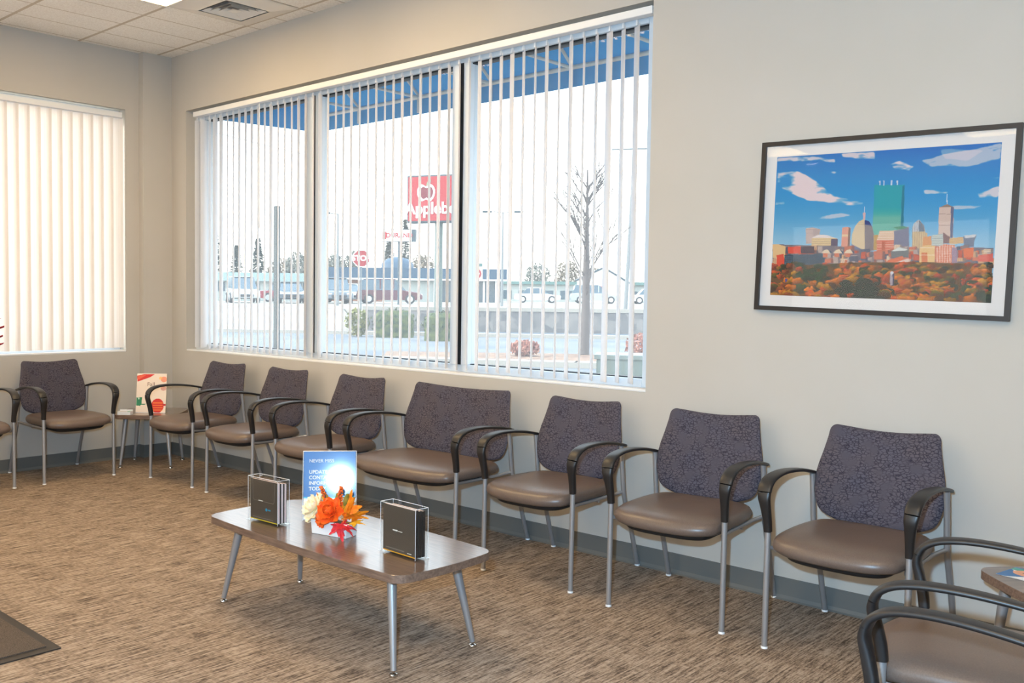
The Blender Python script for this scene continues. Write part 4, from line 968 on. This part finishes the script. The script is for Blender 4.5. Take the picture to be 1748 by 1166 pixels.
# ------------------------------------------------------------------ outside: ground, road, upper lot
asph = noise_mix(mat('pale_asphalt', rgb(150, 158, 168), 0.9), 0.35, rgb(128, 140, 156), rgb(168, 172, 178), detail=6)
conc = mat('pale_concrete', rgb(200, 194, 184), 0.85)
lot = noise_mix(mat('upper_lot_asphalt', rgb(190, 184, 176), 0.9), 0.2, rgb(180, 176, 170), rgb(200, 194, 184))
struct(MB().span((-140, TH + 0.02, -0.6), (60, 170, -0.16)).build('ground', asph))
G = -0.16
# sidewalk and near apron
struct(MB().span((-12, 0.22, G), (14, 3.4, -0.05)).build('sidewalk', conc))
A1, A2, A3, A4, A5 = (-21.7, 21.15), (-18.8, 24.1), (-15.9, 26.5), (-13.4, 28.2), (-4.0, 35.0)
UL = 0.60
b = MB().prism([A1, A2, A3, A4, A5, (30, 60), (40, 170), (-140, 170), (-140, 40), (-60, 29), (-38, 24.5), (-27.0, 24.6)], G, UL)
struct(b.build('upper_lot', lot))
b = MB().add([(-21.75, 21.1, G + .01), (-27.05, 24.55, UL - .01), (-38, 24.4, UL - .01), (-60, 28.9, UL - .01), (-60, 14, G + .01), (-34, 9.5, G + .01), (-26, 11, G + .01)], [(0, 1, 2, 5, 6), (2, 3, 4, 5)])
struct(b.build('driveway_ramp', lot))
stone = mat('field_stone', rgb(160, 158, 160), 0.9)
tc = nd(stone, 'ShaderNodeTexCoord'); vo = nd(stone, 'ShaderNodeTexVoronoi'); vo.inputs['Scale'].default_value = 3.2
r = nd(stone, 'ShaderNodeValToRGB'); r.color_ramp.elements[0].color = rgb(128, 128, 134); r.color_ramp.elements[1].color = rgb(196, 190, 186)
lk(stone, tc.outputs['Object'], vo.inputs['Vector']); lk(stone, vo.outputs['Color'], r.inputs[0]); lk(stone, r.outputs[0], bsdf(stone).inputs['Base Color'])
sw = thing('stone_wall', 'low grey field-stone retaining wall with a pale cap across the road', 'wall', (0, 0, 0))
b = MB(); cp = MB(); pts = [A1, A2, A3, A4, A5]
for i in range(4):
    p, q = Vector(pts[i]), Vector(pts[i + 1]); d = (q - p); L_ = d.length; d.normalize(); n = Vector((d.y, -d.x)); c_ = (p + q) / 2 + n * 0.14; rz = math.atan2(d.y, d.x)
    b.box((c_.x, c_.y, (G + 0.66) / 2), (L_ + 0.1, 0.27, 0.66 - G), rz); cp.box((c_.x, c_.y, 0.74), (L_ + 0.1, 0.36, 0.14), rz)
b.build('stonework', stone, sw); cp.build('cap', conc, sw)
lane = mat('bluish_road_shade', rgb(122, 138, 160), 0.9)
kb = MB()
for y0, x0, x1 in ((9.0, -16, 2), (13.0, -20, -4)): pass
# long curbs beside the road
for i, pl_ in enumerate((((-30, 10.2), (-20.5, 17.6), (-17.3, 19.4), (-13.0, 22.3), (-9, 25.3), (-2, 31)), ((-16, 4.6), (-8.5, 9.6), (-4.6, 11.9), (0.5, 14.8), (6, 18)))):
    c = MB()
    for j in range(len(pl_) - 1):
        p, q = Vector(pl_[j]), Vector(pl_[j + 1]); d = q - p; c.box(((p.x + q.x) / 2, (p.y + q.y) / 2, G + 0.06), (d.length + 0.05, 0.45, 0.12), math.atan2(d.y, d.x))
    tag(c.build('curb', conc), ('pale concrete curb in front of the clipped hedges' if i == 0 else 'pale concrete curb along the mulch bed near the window'), 'curb')
mulch = noise_mix(mat('bark_mulch', rgb(160, 120, 96), 0.95), 6, rgb(130, 96, 80), rgb(186, 150, 124))
tag(MB().prism([(-8.4, 10.0), (-4.4, 12.4), (0.5, 15.2), (-1.0, 17.4), (-6.5, 14.2), (-9.8, 11.4)], G, G + 0.10).build('mulch_bed', mulch), 'brown mulch bed at the foot of the bare tree', 'mulch bed')

def foliage(name, parent, c, size, n, leaf, m, seed, shell=0.5):
    rg = random.Random(seed); b = MB()
    for _ in range(n):
        while True:
            p = Vector((rg.uniform(-1, 1), rg.uniform(-1, 1), rg.uniform(-1, 1)))
            if shell < p.length < 1: break
        o = Vector(c) + Vector((p.x * size[0], p.y * size[1], p.z * size[2]))
        q = Euler((rg.uniform(0, 6), rg.uniform(0, 6), rg.uniform(0, 6))).to_matrix(); s_ = leaf * rg.uniform(.6, 1.3)
        b.add([o + q @ Vector((-s_, 0, 0)), o + q @ Vector((0, -s_ * .5, s_ * .2)), o + q @ Vector((s_, 0, 0)), o + q @ Vector((0, s_ * .5, s_ * .2))], [(0, 1, 2, 3)])
    return b.build(name, m, parent)
hedge_m = noise_mix(mat('hedge_green', rgb(90, 110, 70), 0.9), 8, rgb(56, 82, 62), rgb(128, 138, 78)); leaf_y = noise_mix(mat('yellow_green_leaf', rgb(150, 150, 80), 0.8), 5, rgb(120, 130, 60), rgb(186, 180, 100))
def hedge(x, y, rz, w_, d_, h_, label):
    t = thing('clipped_hedge', label, 'hedge', (x, y, G), rz, 'clipped hedges in front of the stone wall')
    n = 10; b = MB(); rg = random.Random(int(x * 10)); rings = []
    for i in range(7):
        z = h_ * i / 6; ring = []
        for a in range(28):
            th = 2 * PI * a / 28; cx = math.copysign(abs(math.cos(th)) ** 0.5, math.cos(th)); cy = math.copysign(abs(math.sin(th)) ** 0.5, math.sin(th)); k = (1.0 if i < 5 else (0.95 if i == 5 else 0.72)) + rg.uniform(-.04, .04)
            ring.append((cx * w_ / 2 * k, cy * d_ / 2 * k, z))
        rings.append(ring)
    b.rings(rings).build('clipped_body', hedge_m, t)
    foliage('leaves', t, (0, 0, h_ * 0.55), (w_ * .62, d_ * .62, h_ * .56), 500, 0.05, hedge_m, int(abs(x) * 7), 0.75)
hedge(-16.6, 18.0, 0.75, 1.35, 0.9, 0.90, 'clipped green hedge left of the two, beside the yellowish bush'); hedge(-14.0, 17.7, 0.75, 1.15, 0.8, 0.88, 'clipped green hedge right of the two, below the large red sign')
yb = thing('yellowish_bush', 'small yellowish bush left of the clipped hedges across the road', 'bush', (-17.75, 17.35, G))
foliage('leaves', yb, (0, 0, 0.48), (0.45, 0.42, 0.48), 600, 0.07, leaf_y, 5, 0.3); MB().tube([(0, 0, 0), (0.02, 0, .4)], .03, 6).build('stem', stem_m, yb)
rb_m = noise_mix(mat('russet_leaf', rgb(200, 130, 110), 0.9), 6, rgb(170, 100, 84), rgb(226, 170, 150))
for x, y, s_, lab in ((-3.6, 13.3, 0.62, 'russet low bush right of the bare tree outside'), (-6.6, 12.7, 0.33, 'small russet ground plant in the mulch left of the bare tree')):
    rb = thing('russet_bush', lab, 'bush', (x, y, G + 0.105)); foliage('leaves', rb, (0, 0, s_ * .53), (s_ * 1.1, s_ * .8, s_ * .5), 900, 0.06, rb_m, int(s_ * 100), 0.2); MB().tube([(0, 0, 0), (0.02, 0, s_ * .4)], .03, 6).build('stem', stem_m, rb)

# bare tree
bark = mat('bare_bark', rgb(130, 120, 118), 0.9)
bt = thing('bare_tree', 'leafless young tree standing in the mulch bed outside the right pane', 'tree', (-6.05, 14.2, G + 0.104))
rg = random.Random(4); tk = MB(); tk.tube([(0, 0, 0), (0.02, 0.02, 1.0), (0.0, 0.04, 2.0), (0.03, 0.0, 3.0), (0.0, 0.02, 4.3)], [0.13, 0.10, 0.08, 0.045, 0.015], 10)
tk.build('trunk', bark, bt, smooth=True); brn = MB()
def branch(p, d, L_, r_, lev):
    q = p + d * L_; mid_ = p + d * L_ * .5 + Vector((rg.uniform(-1, 1), rg.uniform(-1, 1), rg.uniform(-.3, .6))) * L_ * .08
    brn.tube([p, mid_, q], [r_, r_ * .75, r_ * .45], 5)
    if lev > 0:
        for _ in range(4 if lev > 1 else 3):
            t = rg.uniform(.3, 1); pp = p.lerp(q, t); dd = (d + Vector((rg.uniform(-1, 1), rg.uniform(-1, 1), rg.uniform(0, .8))) * .65).normalized(); branch(pp, dd, L_ * rg.uniform(.45, .65), r_ * .5, lev - 1)
for k in range(28):
    z = rg.uniform(1.2, 3.9); a = rg.uniform(0, 6.28); branch(Vector((0, 0.02, z)), Vector((math.cos(a) * .7, math.sin(a) * .7, 0.95)).normalized(), (4.6 - z) * 0.42 + .2, 0.019, 2)
brn.build('branches', bark, bt)

# signs ---------------------------------------------------------------------------------------------
green_grey = mat('green_grey_pole', rgb(120, 138, 134), 0.5); steel_pole = mat('galvanised_pole', rgb(150, 156, 160), 0.5)
red_s = mat('sign_red', rgb(196, 34, 44), 0.6); white_s = mat('sign_white', rgb(235, 235, 235), 0.6); slate = mat('sign_side_slate', rgb(84, 104, 116), 0.6)
def face_rz(x, y, off=0.0): return math.atan2((-3.96 - y), (6.83 - x)) + PI / 2 + off
# large restaurant sign
sx, sy = -18.25, 21.85
bs = thing('pole_sign', 'large red lit restaurant sign with a white apple on a tall pole', 'sign', (sx, sy, G), face_rz(sx, sy, -0.38))
MB().span((-1.22, -0.27, 4.18), (1.56, 0.27, 5.98)).build('sign_cabinet', slate, bs, bevel=0.04)
MB().span((-1.16, -0.285, 4.25), (1.50, -0.27, 5.91)).build('red_face', red_s, bs)
text_mesh('sign_lettering', "Applebee's", 0.62, white_s, bs, Matrix.Translation((0.10, -0.30, 4.70)) @ FACE, 0.01, bold=0.012)
ap = MB(); prof = [(0, .02), (.17, .10), (.30, .02), (.36, -.14), (.33, -.36), (.20, -.52), (.08, -.50), (0, -.46), (-.08, -.50), (-.20, -.52), (-.33, -.36), (-.36, -.14), (-.30, .02), (-.17, .10)]
ap.prism([(p.x, p.y) for p in catmull(prof, 3)], 0, 0.012); o = ap.build('apple_outline', white_s, bs); o.data.transform(Matrix.Translation((-0.42, -0.286, 5.52)) @ FACE)
ap = MB(); ap.prism([(p.x * .74 + .02, p.y * .74 - .06) for p in catmull(prof, 3)], 0.012, 0.02); o = ap.build('apple_body', mat('apple_maroon', rgb(130, 20, 40), 0.6), bs); o.data.transform(Matrix.Translation((-0.42, -0.286, 5.52)) @ FACE)
ap = MB(); ap.prism([(0, .04), (.05, .20), (.20, .27), (.17, .12)], 0.0, 0.012); o = ap.build('apple_leaf', mat('apple_leaf_green', rgb(120, 140, 110), 0.6), bs); o.data.transform(Matrix.Translation((-0.42, -0.286, 5.52)) @ FACE)
MB().tube([(0.0, 0, 0), (0.0, 0, 4.2)], 0.155, 16).build('pole', green_grey, bs, smooth=True)
# second pole sign, further off
sx, sy = -38.3, 38.6
ds = thing('pole_sign', 'white sign with red capital letters on a thin pole, left of the large red sign', 'sign', (sx, sy, UL), face_rz(sx, sy, -0.25))
MB().span((-1.05, -0.16, 4.12), (1.25, 0.16, 4.92)).build('sign_cabinet', slate, ds); MB().span((-1.02, -0.175, 4.15), (1.0, -0.16, 4.89)).build('white_face', white_s, ds)
text_mesh('sign_lettering', 'DURAND', 0.42, red_s, ds, Matrix.Translation((0.17, -0.19, 4.52)) @ FACE, 0.005, bold=0.01)
MB().span((-0.95, -0.185, 4.28), (-0.70, -0.175, 4.78)).build('red_emblem', red_s, ds)
MB().tube([(0.15, 0, 0), (0.15, 0, 4.15)], 0.11, 12).build('pole', slate, ds, smooth=True)
# stop sign
sx, sy = -23.29, 22.36
st = thing('stop_sign', 'red octagonal stop sign on a grey post across the road', 'sign', (sx, sy, G), face_rz(sx, sy))
oc = lambda r_: [(r_ * math.cos(math.radians(22.5 + 45 * k)), r_ * math.sin(math.radians(22.5 + 45 * k))) for k in range(8)]
MO = Matrix.Translation((0, -0.05, 2.95)) @ FACE
o = MB().prism(oc(0.385), 0, 0.006).build('white_border', white_s, st); o.data.transform(MO); o = MB().prism(oc(0.355), 0.006, 0.010).build('red_face', red_s, st); o.data.transform(MO)
text_mesh('sign_lettering', 'STOP', 0.32, white_s, st, MO @ Matrix.Translation((0, 0, 0.012)), 0.003, bold=0.010)
MB().span((-0.035, -0.04, 0), (0.035, 0.0, 3.3)).build('post', steel_pole, st)
sx, sy = -22.57, 28.78
ye = thing('round_road_sign', 'small white square road sign with a red disc beyond the stone wall', 'sign', (sx, sy, UL), face_rz(sx, sy))
MB().span((-0.32, -0.04, 1.35), (0.32, -0.03, 2.02)).build('white_plate', white_s, ye, bevel=0.02); l = MB().lathe([(0.27, 0), (0.27, 0.005)], (0, 0, 0), 24, FACE.to_3x3()); o = l.build('red_disc', red_s, ye); o.data.transform(Matrix.Translation((0, -0.045, 1.69)))
MB().span((-0.19, -0.056, 1.66), (0.19, -0.05, 1.73)).build('white_bar', white_s, ye); MB().span((-0.03, -0.03, 0), (0.03, 0.02, 2.0)).build('post', steel_pole, ye)
# slim green post close outside the left pane
np_ = thing('slim_post', 'slim dark green post standing close outside the left pane', 'post', (-0.46, 1.36, -0.05)); MB().span((-0.026, -0.02, 0), (0.026, 0.02, 2.17)).build('post', mat('dark_teal', rgb(60, 96, 108), 0.6), np_, bevel=0.003); MB().span((-0.04, -0.03, 0), (0.04, 0.03, 0.012)).build('foot_plate', steel_pole, np_)
# utility cabinet near the window
uc = thing('utility_cabinet', 'pale green utility cabinet just outside the right pane', 'cabinet', (2.98, 2.02, -0.05), 0.55)
MB().span((-0.22, -0.15, 0.03), (0.22, 0.15, 0.90)).build('body', mat('pale_green_metal', rgb(196, 212, 204), 0.5), uc, bevel=0.01); MB().span((-0.235, -0.165, 0.90), (0.235, 0.165, 0.935)).build('lid', mat('pale_green_lid', rgb(206, 220, 214), 0.5), uc, bevel=0.006); MB().span((-0.235, -0.165, 0.0), (0.235, 0.165, 0.03)).build('plinth', conc, uc)

# buildings -----------------------------------------------------------------------------------------
def wall_box(t, name, m, u0, u1, d0, d1, z0, z1): return MB().span((u0, d0, z0), (u1, d1, z1)).build(name, m, t)
gl_b = mat('building_glass', rgb(96, 116, 130), 0.15); brick = noise_mix(mat('orange_brick', rgb(190, 128, 100), 0.9), 3, rgb(176, 116, 92), rgb(206, 146, 116)); bluef = mat('blue_fascia', rgb(70, 112, 146), 0.6); pale_b = mat('pale_stucco', rgb(212, 220, 216), 0.8); shade_g = mat('teal_trim', rgb(120, 160, 156), 0.7)
# A: blue fascia strip mall from (-61.5,51.5) to (-50,63.2)
p0, p1 = Vector((-61.9, 51.0)), Vector((-50.0, 63.2)); L_ = (p1 - p0).length; rz = math.atan2(p1.y - p0.y, p1.x - p0.x)
ba = thing('commercial_building', 'long low building with a blue fascia behind the parked cars', 'building', (p0.x, p0.y, UL), rz)
wall_box(ba, 'brick_wall', brick, 0, L_ * .34, 0.4, 6, 0, 2.2); wall_box(ba, 'white_wall', pale_b, L_ * .34, L_ * .62, 0.4, 6, 0, 2.2); wall_box(ba, 'glass_front', gl_b, L_ * .62, L_, 0.4, 6, 0, 2.2); wall_box(ba, 'blue_fascia', bluef, -0.3, L_ + .3, -0.2, 6.2, 2.15, 3.12); wall_box(ba, 'eave_trim', white_s, -0.3, L_ + .3, -0.25, -0.2, 2.0, 2.15)
for k in range(3): wall_box(ba, 'window', gl_b, 0.8 + k * 2.2, 1.9 + k * 2.2, 0.36, 0.4, 0.2, 1.7)
for k in range(7): wall_box(ba, 'column', white_s, L_ * .62 + k * 1.15, L_ * .62 + k * 1.15 + .18, 0.3, 0.4, 0, 2.1)
wall_box(ba, 'rooftop_unit', shade_g, L_ * .84, L_ * .84 + .9, 2, 3, 3.13, 3.7)
o = MB().lathe([(1.6, 0), (1.5, .5), (1.0, .95), (0.2, 1.15)], (0, 0, 0), 18).build('rooftop_dome', bluef, ba, smooth=True); o.location = (L_ * .42, 3.5, 3.13)
# B: white building to the right
p0, p1 = Vector((-65.5, 79.0)), Vector((-47.0, 92.6)); L_ = (p1 - p0).length; rz = math.atan2(p1.y - p0.y, p1.x - p0.x)
bb = thing('commercial_building', 'long pale building with a gable behind the right-hand cars', 'building', (p0.x, p0.y, UL), rz)
wall_box(bb, 'wall', pale_b, 0, L_, 0.3, 6, 0, 2.1); wall_box(bb, 'roof_band', shade_g, -0.3, L_ + .3, -0.1, 6.1, 2.0, 2.35)
for k in range(9): wall_box(bb, 'window', gl_b, 1.0 + k * 2.4, 2.6 + k * 2.4, 0.26, 0.3, 0.3, 1.3)
g0 = L_ * .44; g = MB(); g.rings([[(g0, -0.4, 0), (g0 + 6.2, -0.4, 0), (g0 + 6.2, -0.4, 2.0), (g0 + 3.0, -0.4, 3.9), (g0, -0.4, 2.5)], [(g0, 6, 0), (g0 + 6.2, 6, 0), (g0 + 6.2, 6, 2.0), (g0 + 3.0, 6, 3.9), (g0, 6, 2.5)]]); g.build('gable', white_s, bb); wall_box(bb, 'red_band', red_s, g0 + .8, g0 + 3.0, -0.46, -0.4, 1.55, 1.85)
gr = MB(); gr.tube([(g0 - .2, -0.5, 2.45), (g0 + 3.0, -0.5, 3.98), (g0 + 6.4, -0.5, 1.95)], 0.12, 6); gr.build('gable_trim', slate, bb)
# C: pale building with windows on the left
p0, p1 = Vector((-62.3, 36.2)), Vector((-56.2, 45.3)); L_ = (p1 - p0).length; rz = math.atan2(p1.y - p0.y, p1.x - p0.x)
bc = thing('commercial_building', 'pale low building with small dark windows behind the left-hand cars', 'building', (p0.x, p0.y, UL), rz)
wall_box(bc, 'wall', pale_b, 0, L_, 0.3, 5, 0, 2.1); wall_box(bc, 'roof_band', mat('aqua_band', rgb(186, 214, 216), 0.7), -0.3, L_ + .3, -0.1, 5, 1.65, 2.35)
for k in range(8): wall_box(bc, 'window', gl_b, 0.7 + k * 1.4, 1.35 + k * 1.4, 0.26, 0.3, 0.8, 1.55)

# cars ----------------------------------------------------------------------------------------------
tyre = mat('tyre', rgb(50, 50, 54), 0.8); hub = mat('hubcap', rgb(190, 194, 198), 0.3, metal=0.6); carglass = mat('car_glass', rgb(70, 90, 104), 0.1)
lampw = mat('headlamp', rgb(220, 226, 230), 0.2)
def car(x, y, rz, paint, tall, label):
    t = thing('car', label, 'car', (x, y, UL), rz, 'cars parked in the upper lot')
    h = 1.75 if tall else 1.42; L2, w2 = (2.35, 0.93) if tall else (2.25, 0.88); belt = 0.98 if tall else 0.88
    prof = [(-L2, .35), (-L2 - .03, .62), (-L2 + .08, belt - .04), (-L2 + (.45 if tall else .9), belt), (L2 * .42, belt), (L2 - .25, belt - .16), (L2, .62), (L2 - .02, .35), (L2 - .5, .27), (-L2 + .5, .27)]
    secs = []
    for yy, k in ((-w2, .0), (-w2 + .06, 1), (w2 - .06, 1), (w2, .0)): secs.append([(px * (1 if k else .985), yy, pz if k else .30 + (pz - .30) * .94) for px, pz in prof])
    MB().rings(secs).build('body', paint, t, smooth=True)
    top = [(-L2 + (.18 if tall else .75), belt - .02), (-L2 + (.42 if tall else 1.25), h - .06), (-L2 + (.8 if tall else 1.6), h), (L2 * .05, h), (L2 * .18, h - .05), (L2 * .50, belt - .02)]
    MB().rings([[(px, -w2 + .08 + (.14 if pz > belt else 0), pz) for px, pz in top], [(px, w2 - .08 - (.14 if pz > belt else 0), pz) for px, pz in top]]).build('greenhouse', carglass, t)
    rf = MB().box((( -L2 + (.8 if tall else 1.6) + L2 * .05) / 2, 0, h + 0.01), (L2 * 1.0 if tall else L2 * .62, 2 * w2 - .42, .05)); rf.build('roof', paint, t, bevel=.02)
    for sgn in (-1, 1):
        pb_ = MB()
        for px in (-L2 * .28, L2 * .12): pb_.box((px, sgn * (w2 - .13), (belt + h) / 2), (.09, .06, h - belt), M=Matrix.Rotation(0, 3, 'Y'))
        pb_.build('door_pillar', paint, t)
        for px in (-L2 * .62, L2 * .62):
            wb_ = MB().lathe([(0.0, -.11), (.33, -.11), (.35, -.06), (.35, .06), (.33, .11), (0.0, .11)], (px, sgn * (w2 - .06), .35), 20, Matrix.Rotation(PI / 2, 3, 'X')); wo_ = wb_.build('wheel', tyre, t, smooth=True)
            MB().lathe([(0.0, -.02), (.21, -.02), (.21, .02), (0.0, .02)], (px, sgn * (w2 + .05), .35), 16, Matrix.Rotation(PI / 2, 3, 'X')).build('hubcap', hub, wo_)
        MB().box((L2 - .08, sgn * (w2 - .25), .66), (.12, .34, .14)).build('headlamp', lampw, t)
    MB().box((L2 + .0, 0, .50), (.06, 1.0, .16)).build('grille', tyre, t)
    return t
pw_ = mat('car_white', rgb(232, 236, 240), 0.25, coat=0.5); pm_ = mat('car_maroon', rgb(116, 44, 62), 0.25, coat=0.5); pr_ = mat('car_red', rgb(170, 40, 56), 0.25, coat=0.5); pg_ = mat('car_blue_grey', rgb(96, 112, 128), 0.25, coat=0.5); ps_ = mat('car_silver', rgb(196, 206, 214), 0.25, coat=0.5)
car(-48.1, 42.6, face_rz(-48.1, 42.6) - PI / 2 + 0.45, pw_, False, 'white car facing the road left of the maroon one')
car(-43.0, 42.3, math.atan2(2.71, 2.52) , pm_, True, 'maroon sport utility car seen from its side behind the stop sign')
car(-52.2, 40.2, math.atan2(2.7, 2.5), pr_, False, 'red car partly hidden behind the window mullion')
for i, (x, y, pnt, tl, lab) in enumerate(((-49.6, 30.5, pw_, False, 'white car at the far left of the upper lot'), (-47.7, 33.0, ps_, True, 'silver sport utility car second from the left in the lot'), (-46.1, 35.8, pg_, False, 'blue-grey car behind the slim green post'), (-44.3, 38.4, pg_, True, 'dark blue-grey sport utility car left of the wide mullion'))):
    car(x, y, face_rz(x, y) - PI / 2 + 0.1, pnt, tl, lab)
for i, (x, y, pnt, tl, lab) in enumerate(((-49.8, 68.0, pw_, False, 'white car leftmost in front of the long pale building'), (-45.6, 71.6, ps_, True, 'silver sport utility car in the middle before the long pale building'), (-41.4, 75.2, pw_, False, 'white car right of the silver one, behind the bare tree'))):
    car(x, y, math.atan2(3.6, 4.2), pnt, tl, lab)

# trees beyond -------------------------------------------------------------------------------------
tg = {k: noise_mix(mat('tree_' + k, a, 0.9), 0.8, a, b_) for k, a, b_ in (('dark', rgb(84, 104, 96), rgb(120, 134, 118)), ('brown', rgb(150, 138, 122), rgb(176, 162, 142)), ('grey', rgb(140, 146, 140), rgb(168, 168, 156)))}
def far_tree(x, y, h, w_, k, seed, label, conifer=False):
    t = thing('tree', label, 'tree', (x, y, UL), 0, 'trees beyond the lots')
    MB().tube([(0, 0, 0), (0, 0, h * .7)], [.22, .08], 8).build('trunk', bark, t)
    if conifer:
        rg = random.Random(seed); b = MB()
        for _ in range(900):
            z = rg.uniform(.18, 1.0); rr_ = (1 - z) * w_ * rg.uniform(.25, 1.0) + .1; a = rg.uniform(0, 6.28); o = Vector((rr_ * math.cos(a), rr_ * math.sin(a), z * h - rr_ * .2)); s_ = .38 * rg.uniform(.6, 1.2)
            q = Euler((rg.uniform(-.5, .5), rg.uniform(-.5, .5), a)).to_matrix(); b.add([o + q @ Vector((-s_, 0, 0)), o + q @ Vector((0, -s_ * .4, 0)), o + q @ Vector((s_, 0, -.1)), o + q @ Vector((0, s_ * .4, 0))], [(0, 1, 2, 3)])
        b.build('needles', tg[k], t)
    else:
        foliage('crown', t, (0, 0, h * .62), (w_, w_, h * .40), 1100, .22, tg[k], seed, 0.1)
ft = [(-77.5, 49.7, 8.0, 2.2, 'dark', True, 'tall dark conifer leftmost beyond the left pane'), (-76.2, 51.6, 5.6, 2.0, 'dark', True, 'dark conifer second from the left beyond the left pane'), (-75.0, 53.4, 6.4, 2.0, 'dark', True, 'dark conifer in the middle beyond the left pane'),
      (-73.6, 55.2, 4.3, 2.0, 'brown', False, 'low brown tree between the conifers and the slim post'), (-72.6, 56.6, 5.0, 1.6, 'grey', False, 'grey leafless tree right of the slim post'), (-71.6, 58.0, 4.6, 1.6, 'brown', False, 'brown leafless tree left of the wide mullion'),
      (-70.2, 59.8, 4.9, 1.5, 'grey', False, 'grey tree left of the light pole'), (-69.0, 61.2, 5.2, 1.4, 'grey', False, 'grey tree right of the light pole'), (-66.5, 64.0, 7.0, 1.9, 'grey', True, 'thin conifer behind the white sign'), (-65.3, 65.2, 8.6, 2.0, 'grey', True, 'tallest thin conifer right of the white sign'),
      (-64.0, 66.6, 5.0, 1.8, 'brown', False, 'brown tree behind the pole of the large red sign'), (-63.1, 85.0, 4.6, 2.2, 'grey', False, 'grey-green tree above the left end of the pale building'), (-61.0, 88.0, 4.9, 2.0, 'brown', False, 'brown tree above the middle of the pale building'), (-59.0, 91.0, 4.2, 2.6, 'brown', False, 'low brown tree left of the gable')]
for i, (x, y, h, w_, k, cf, lab) in enumerate(ft):
    q = 1.22 + 0.09 * (i % 2)          # stand them well behind the buildings, in two staggered rows
    far_tree(6.83 + (x - 6.83) * q, -3.96 + (y + 3.96) * q, 0.91 + (h - 0.91) * q, w_ * 0.95, k, 50 + i, lab, cf)

# light poles and wires
def lamp_post(x, y, h, heads, label):
    t = thing('light_pole', label, 'light pole', (x, y, UL), face_rz(x, y)); MB().tube([(0, 0, 0), (0, 0, h)], [.09, .05], 8).build('pole', steel_pole, t, smooth=True)
    for hx in heads: MB().tube([(0, 0, h - .05), (hx * .6, 0, h + .02)], .03, 6).build('arm', steel_pole, t); MB().box((hx, 0, h + .02), (.6, .3, .12)).build('lamp_head', slate, t, bevel=.02)
lamp_post(-35.46, 31.2, 5.3, (-0.75,), 'thin grey light pole with one arm in the middle pane')
lamp_post(-32.0, 41.8, 5.95, (-1.0, 1.0), 'twin-headed grey light pole in the right pane')
up = thing('utility_pole', 'thin leaning utility pole at the right side of the right pane', 'pole', (-20.35, 38.0, UL)); MB().tube([(0, 0, 0), (0.35, 0.1, 9.5)], [.11, .08], 8).build('pole', steel_pole, up); MB().tube([(-.7, -.5, 8.3), (1.2, .6, 8.3)], .05, 6).build('crossarm', steel_pole, up)
wr_ = MB().tube([(-50, 16, 11.2), (-35.4, 22.8, 9.46), (-27.3, 32.5, 6.7)], .02, 4); tag(wr_.build('overhead_wire', slate), 'thin overhead wire sloping across the sky outside', 'wire')

# outdoor base colours scaled darker to offset overexposure under the bright sky
OUT = {'pale_asphalt': .42, 'pale_concrete': .55, 'upper_lot_asphalt': .5, 'field_stone': .45, 'hedge_green': .45, 'yellow_green_leaf': .5, 'russet_leaf': .6, 'bark_mulch': .55, 'bare_bark': .5, 'green_grey_pole': .5, 'galvanised_pole': .55, 'sign_red': .55, 'sign_side_slate': .45, 'building_glass': .5, 'orange_brick': .5, 'blue_fascia': .4, 'pale_stucco': .5, 'teal_trim': .5, 'dark_teal': .16, 'pale_green_metal': .5, 'pale_green_lid': .5, 'aqua_band': .5, 'car_maroon': .5, 'car_red': .6, 'car_blue_grey': .5, 'car_silver': .6, 'tree_dark': .4, 'tree_brown': .5, 'tree_grey': .5, 'apple_maroon': .6}
for m_ in bpy.data.materials:
    k_ = OUT.get(m_.name)
    if not k_ or not m_.use_nodes: continue
    b_ = m_.node_tree.nodes['Principled BSDF'].inputs['Base Color']
    b_.default_value = [c_ * k_ for c_ in b_.default_value[:3]] + [1]
    for n_ in m_.node_tree.nodes:
        if n_.type == 'VALTORGB':
            for e_ in n_.color_ramp.elements: e_.color = [c_ * k_ for c_ in e_.color[:3]] + [1]
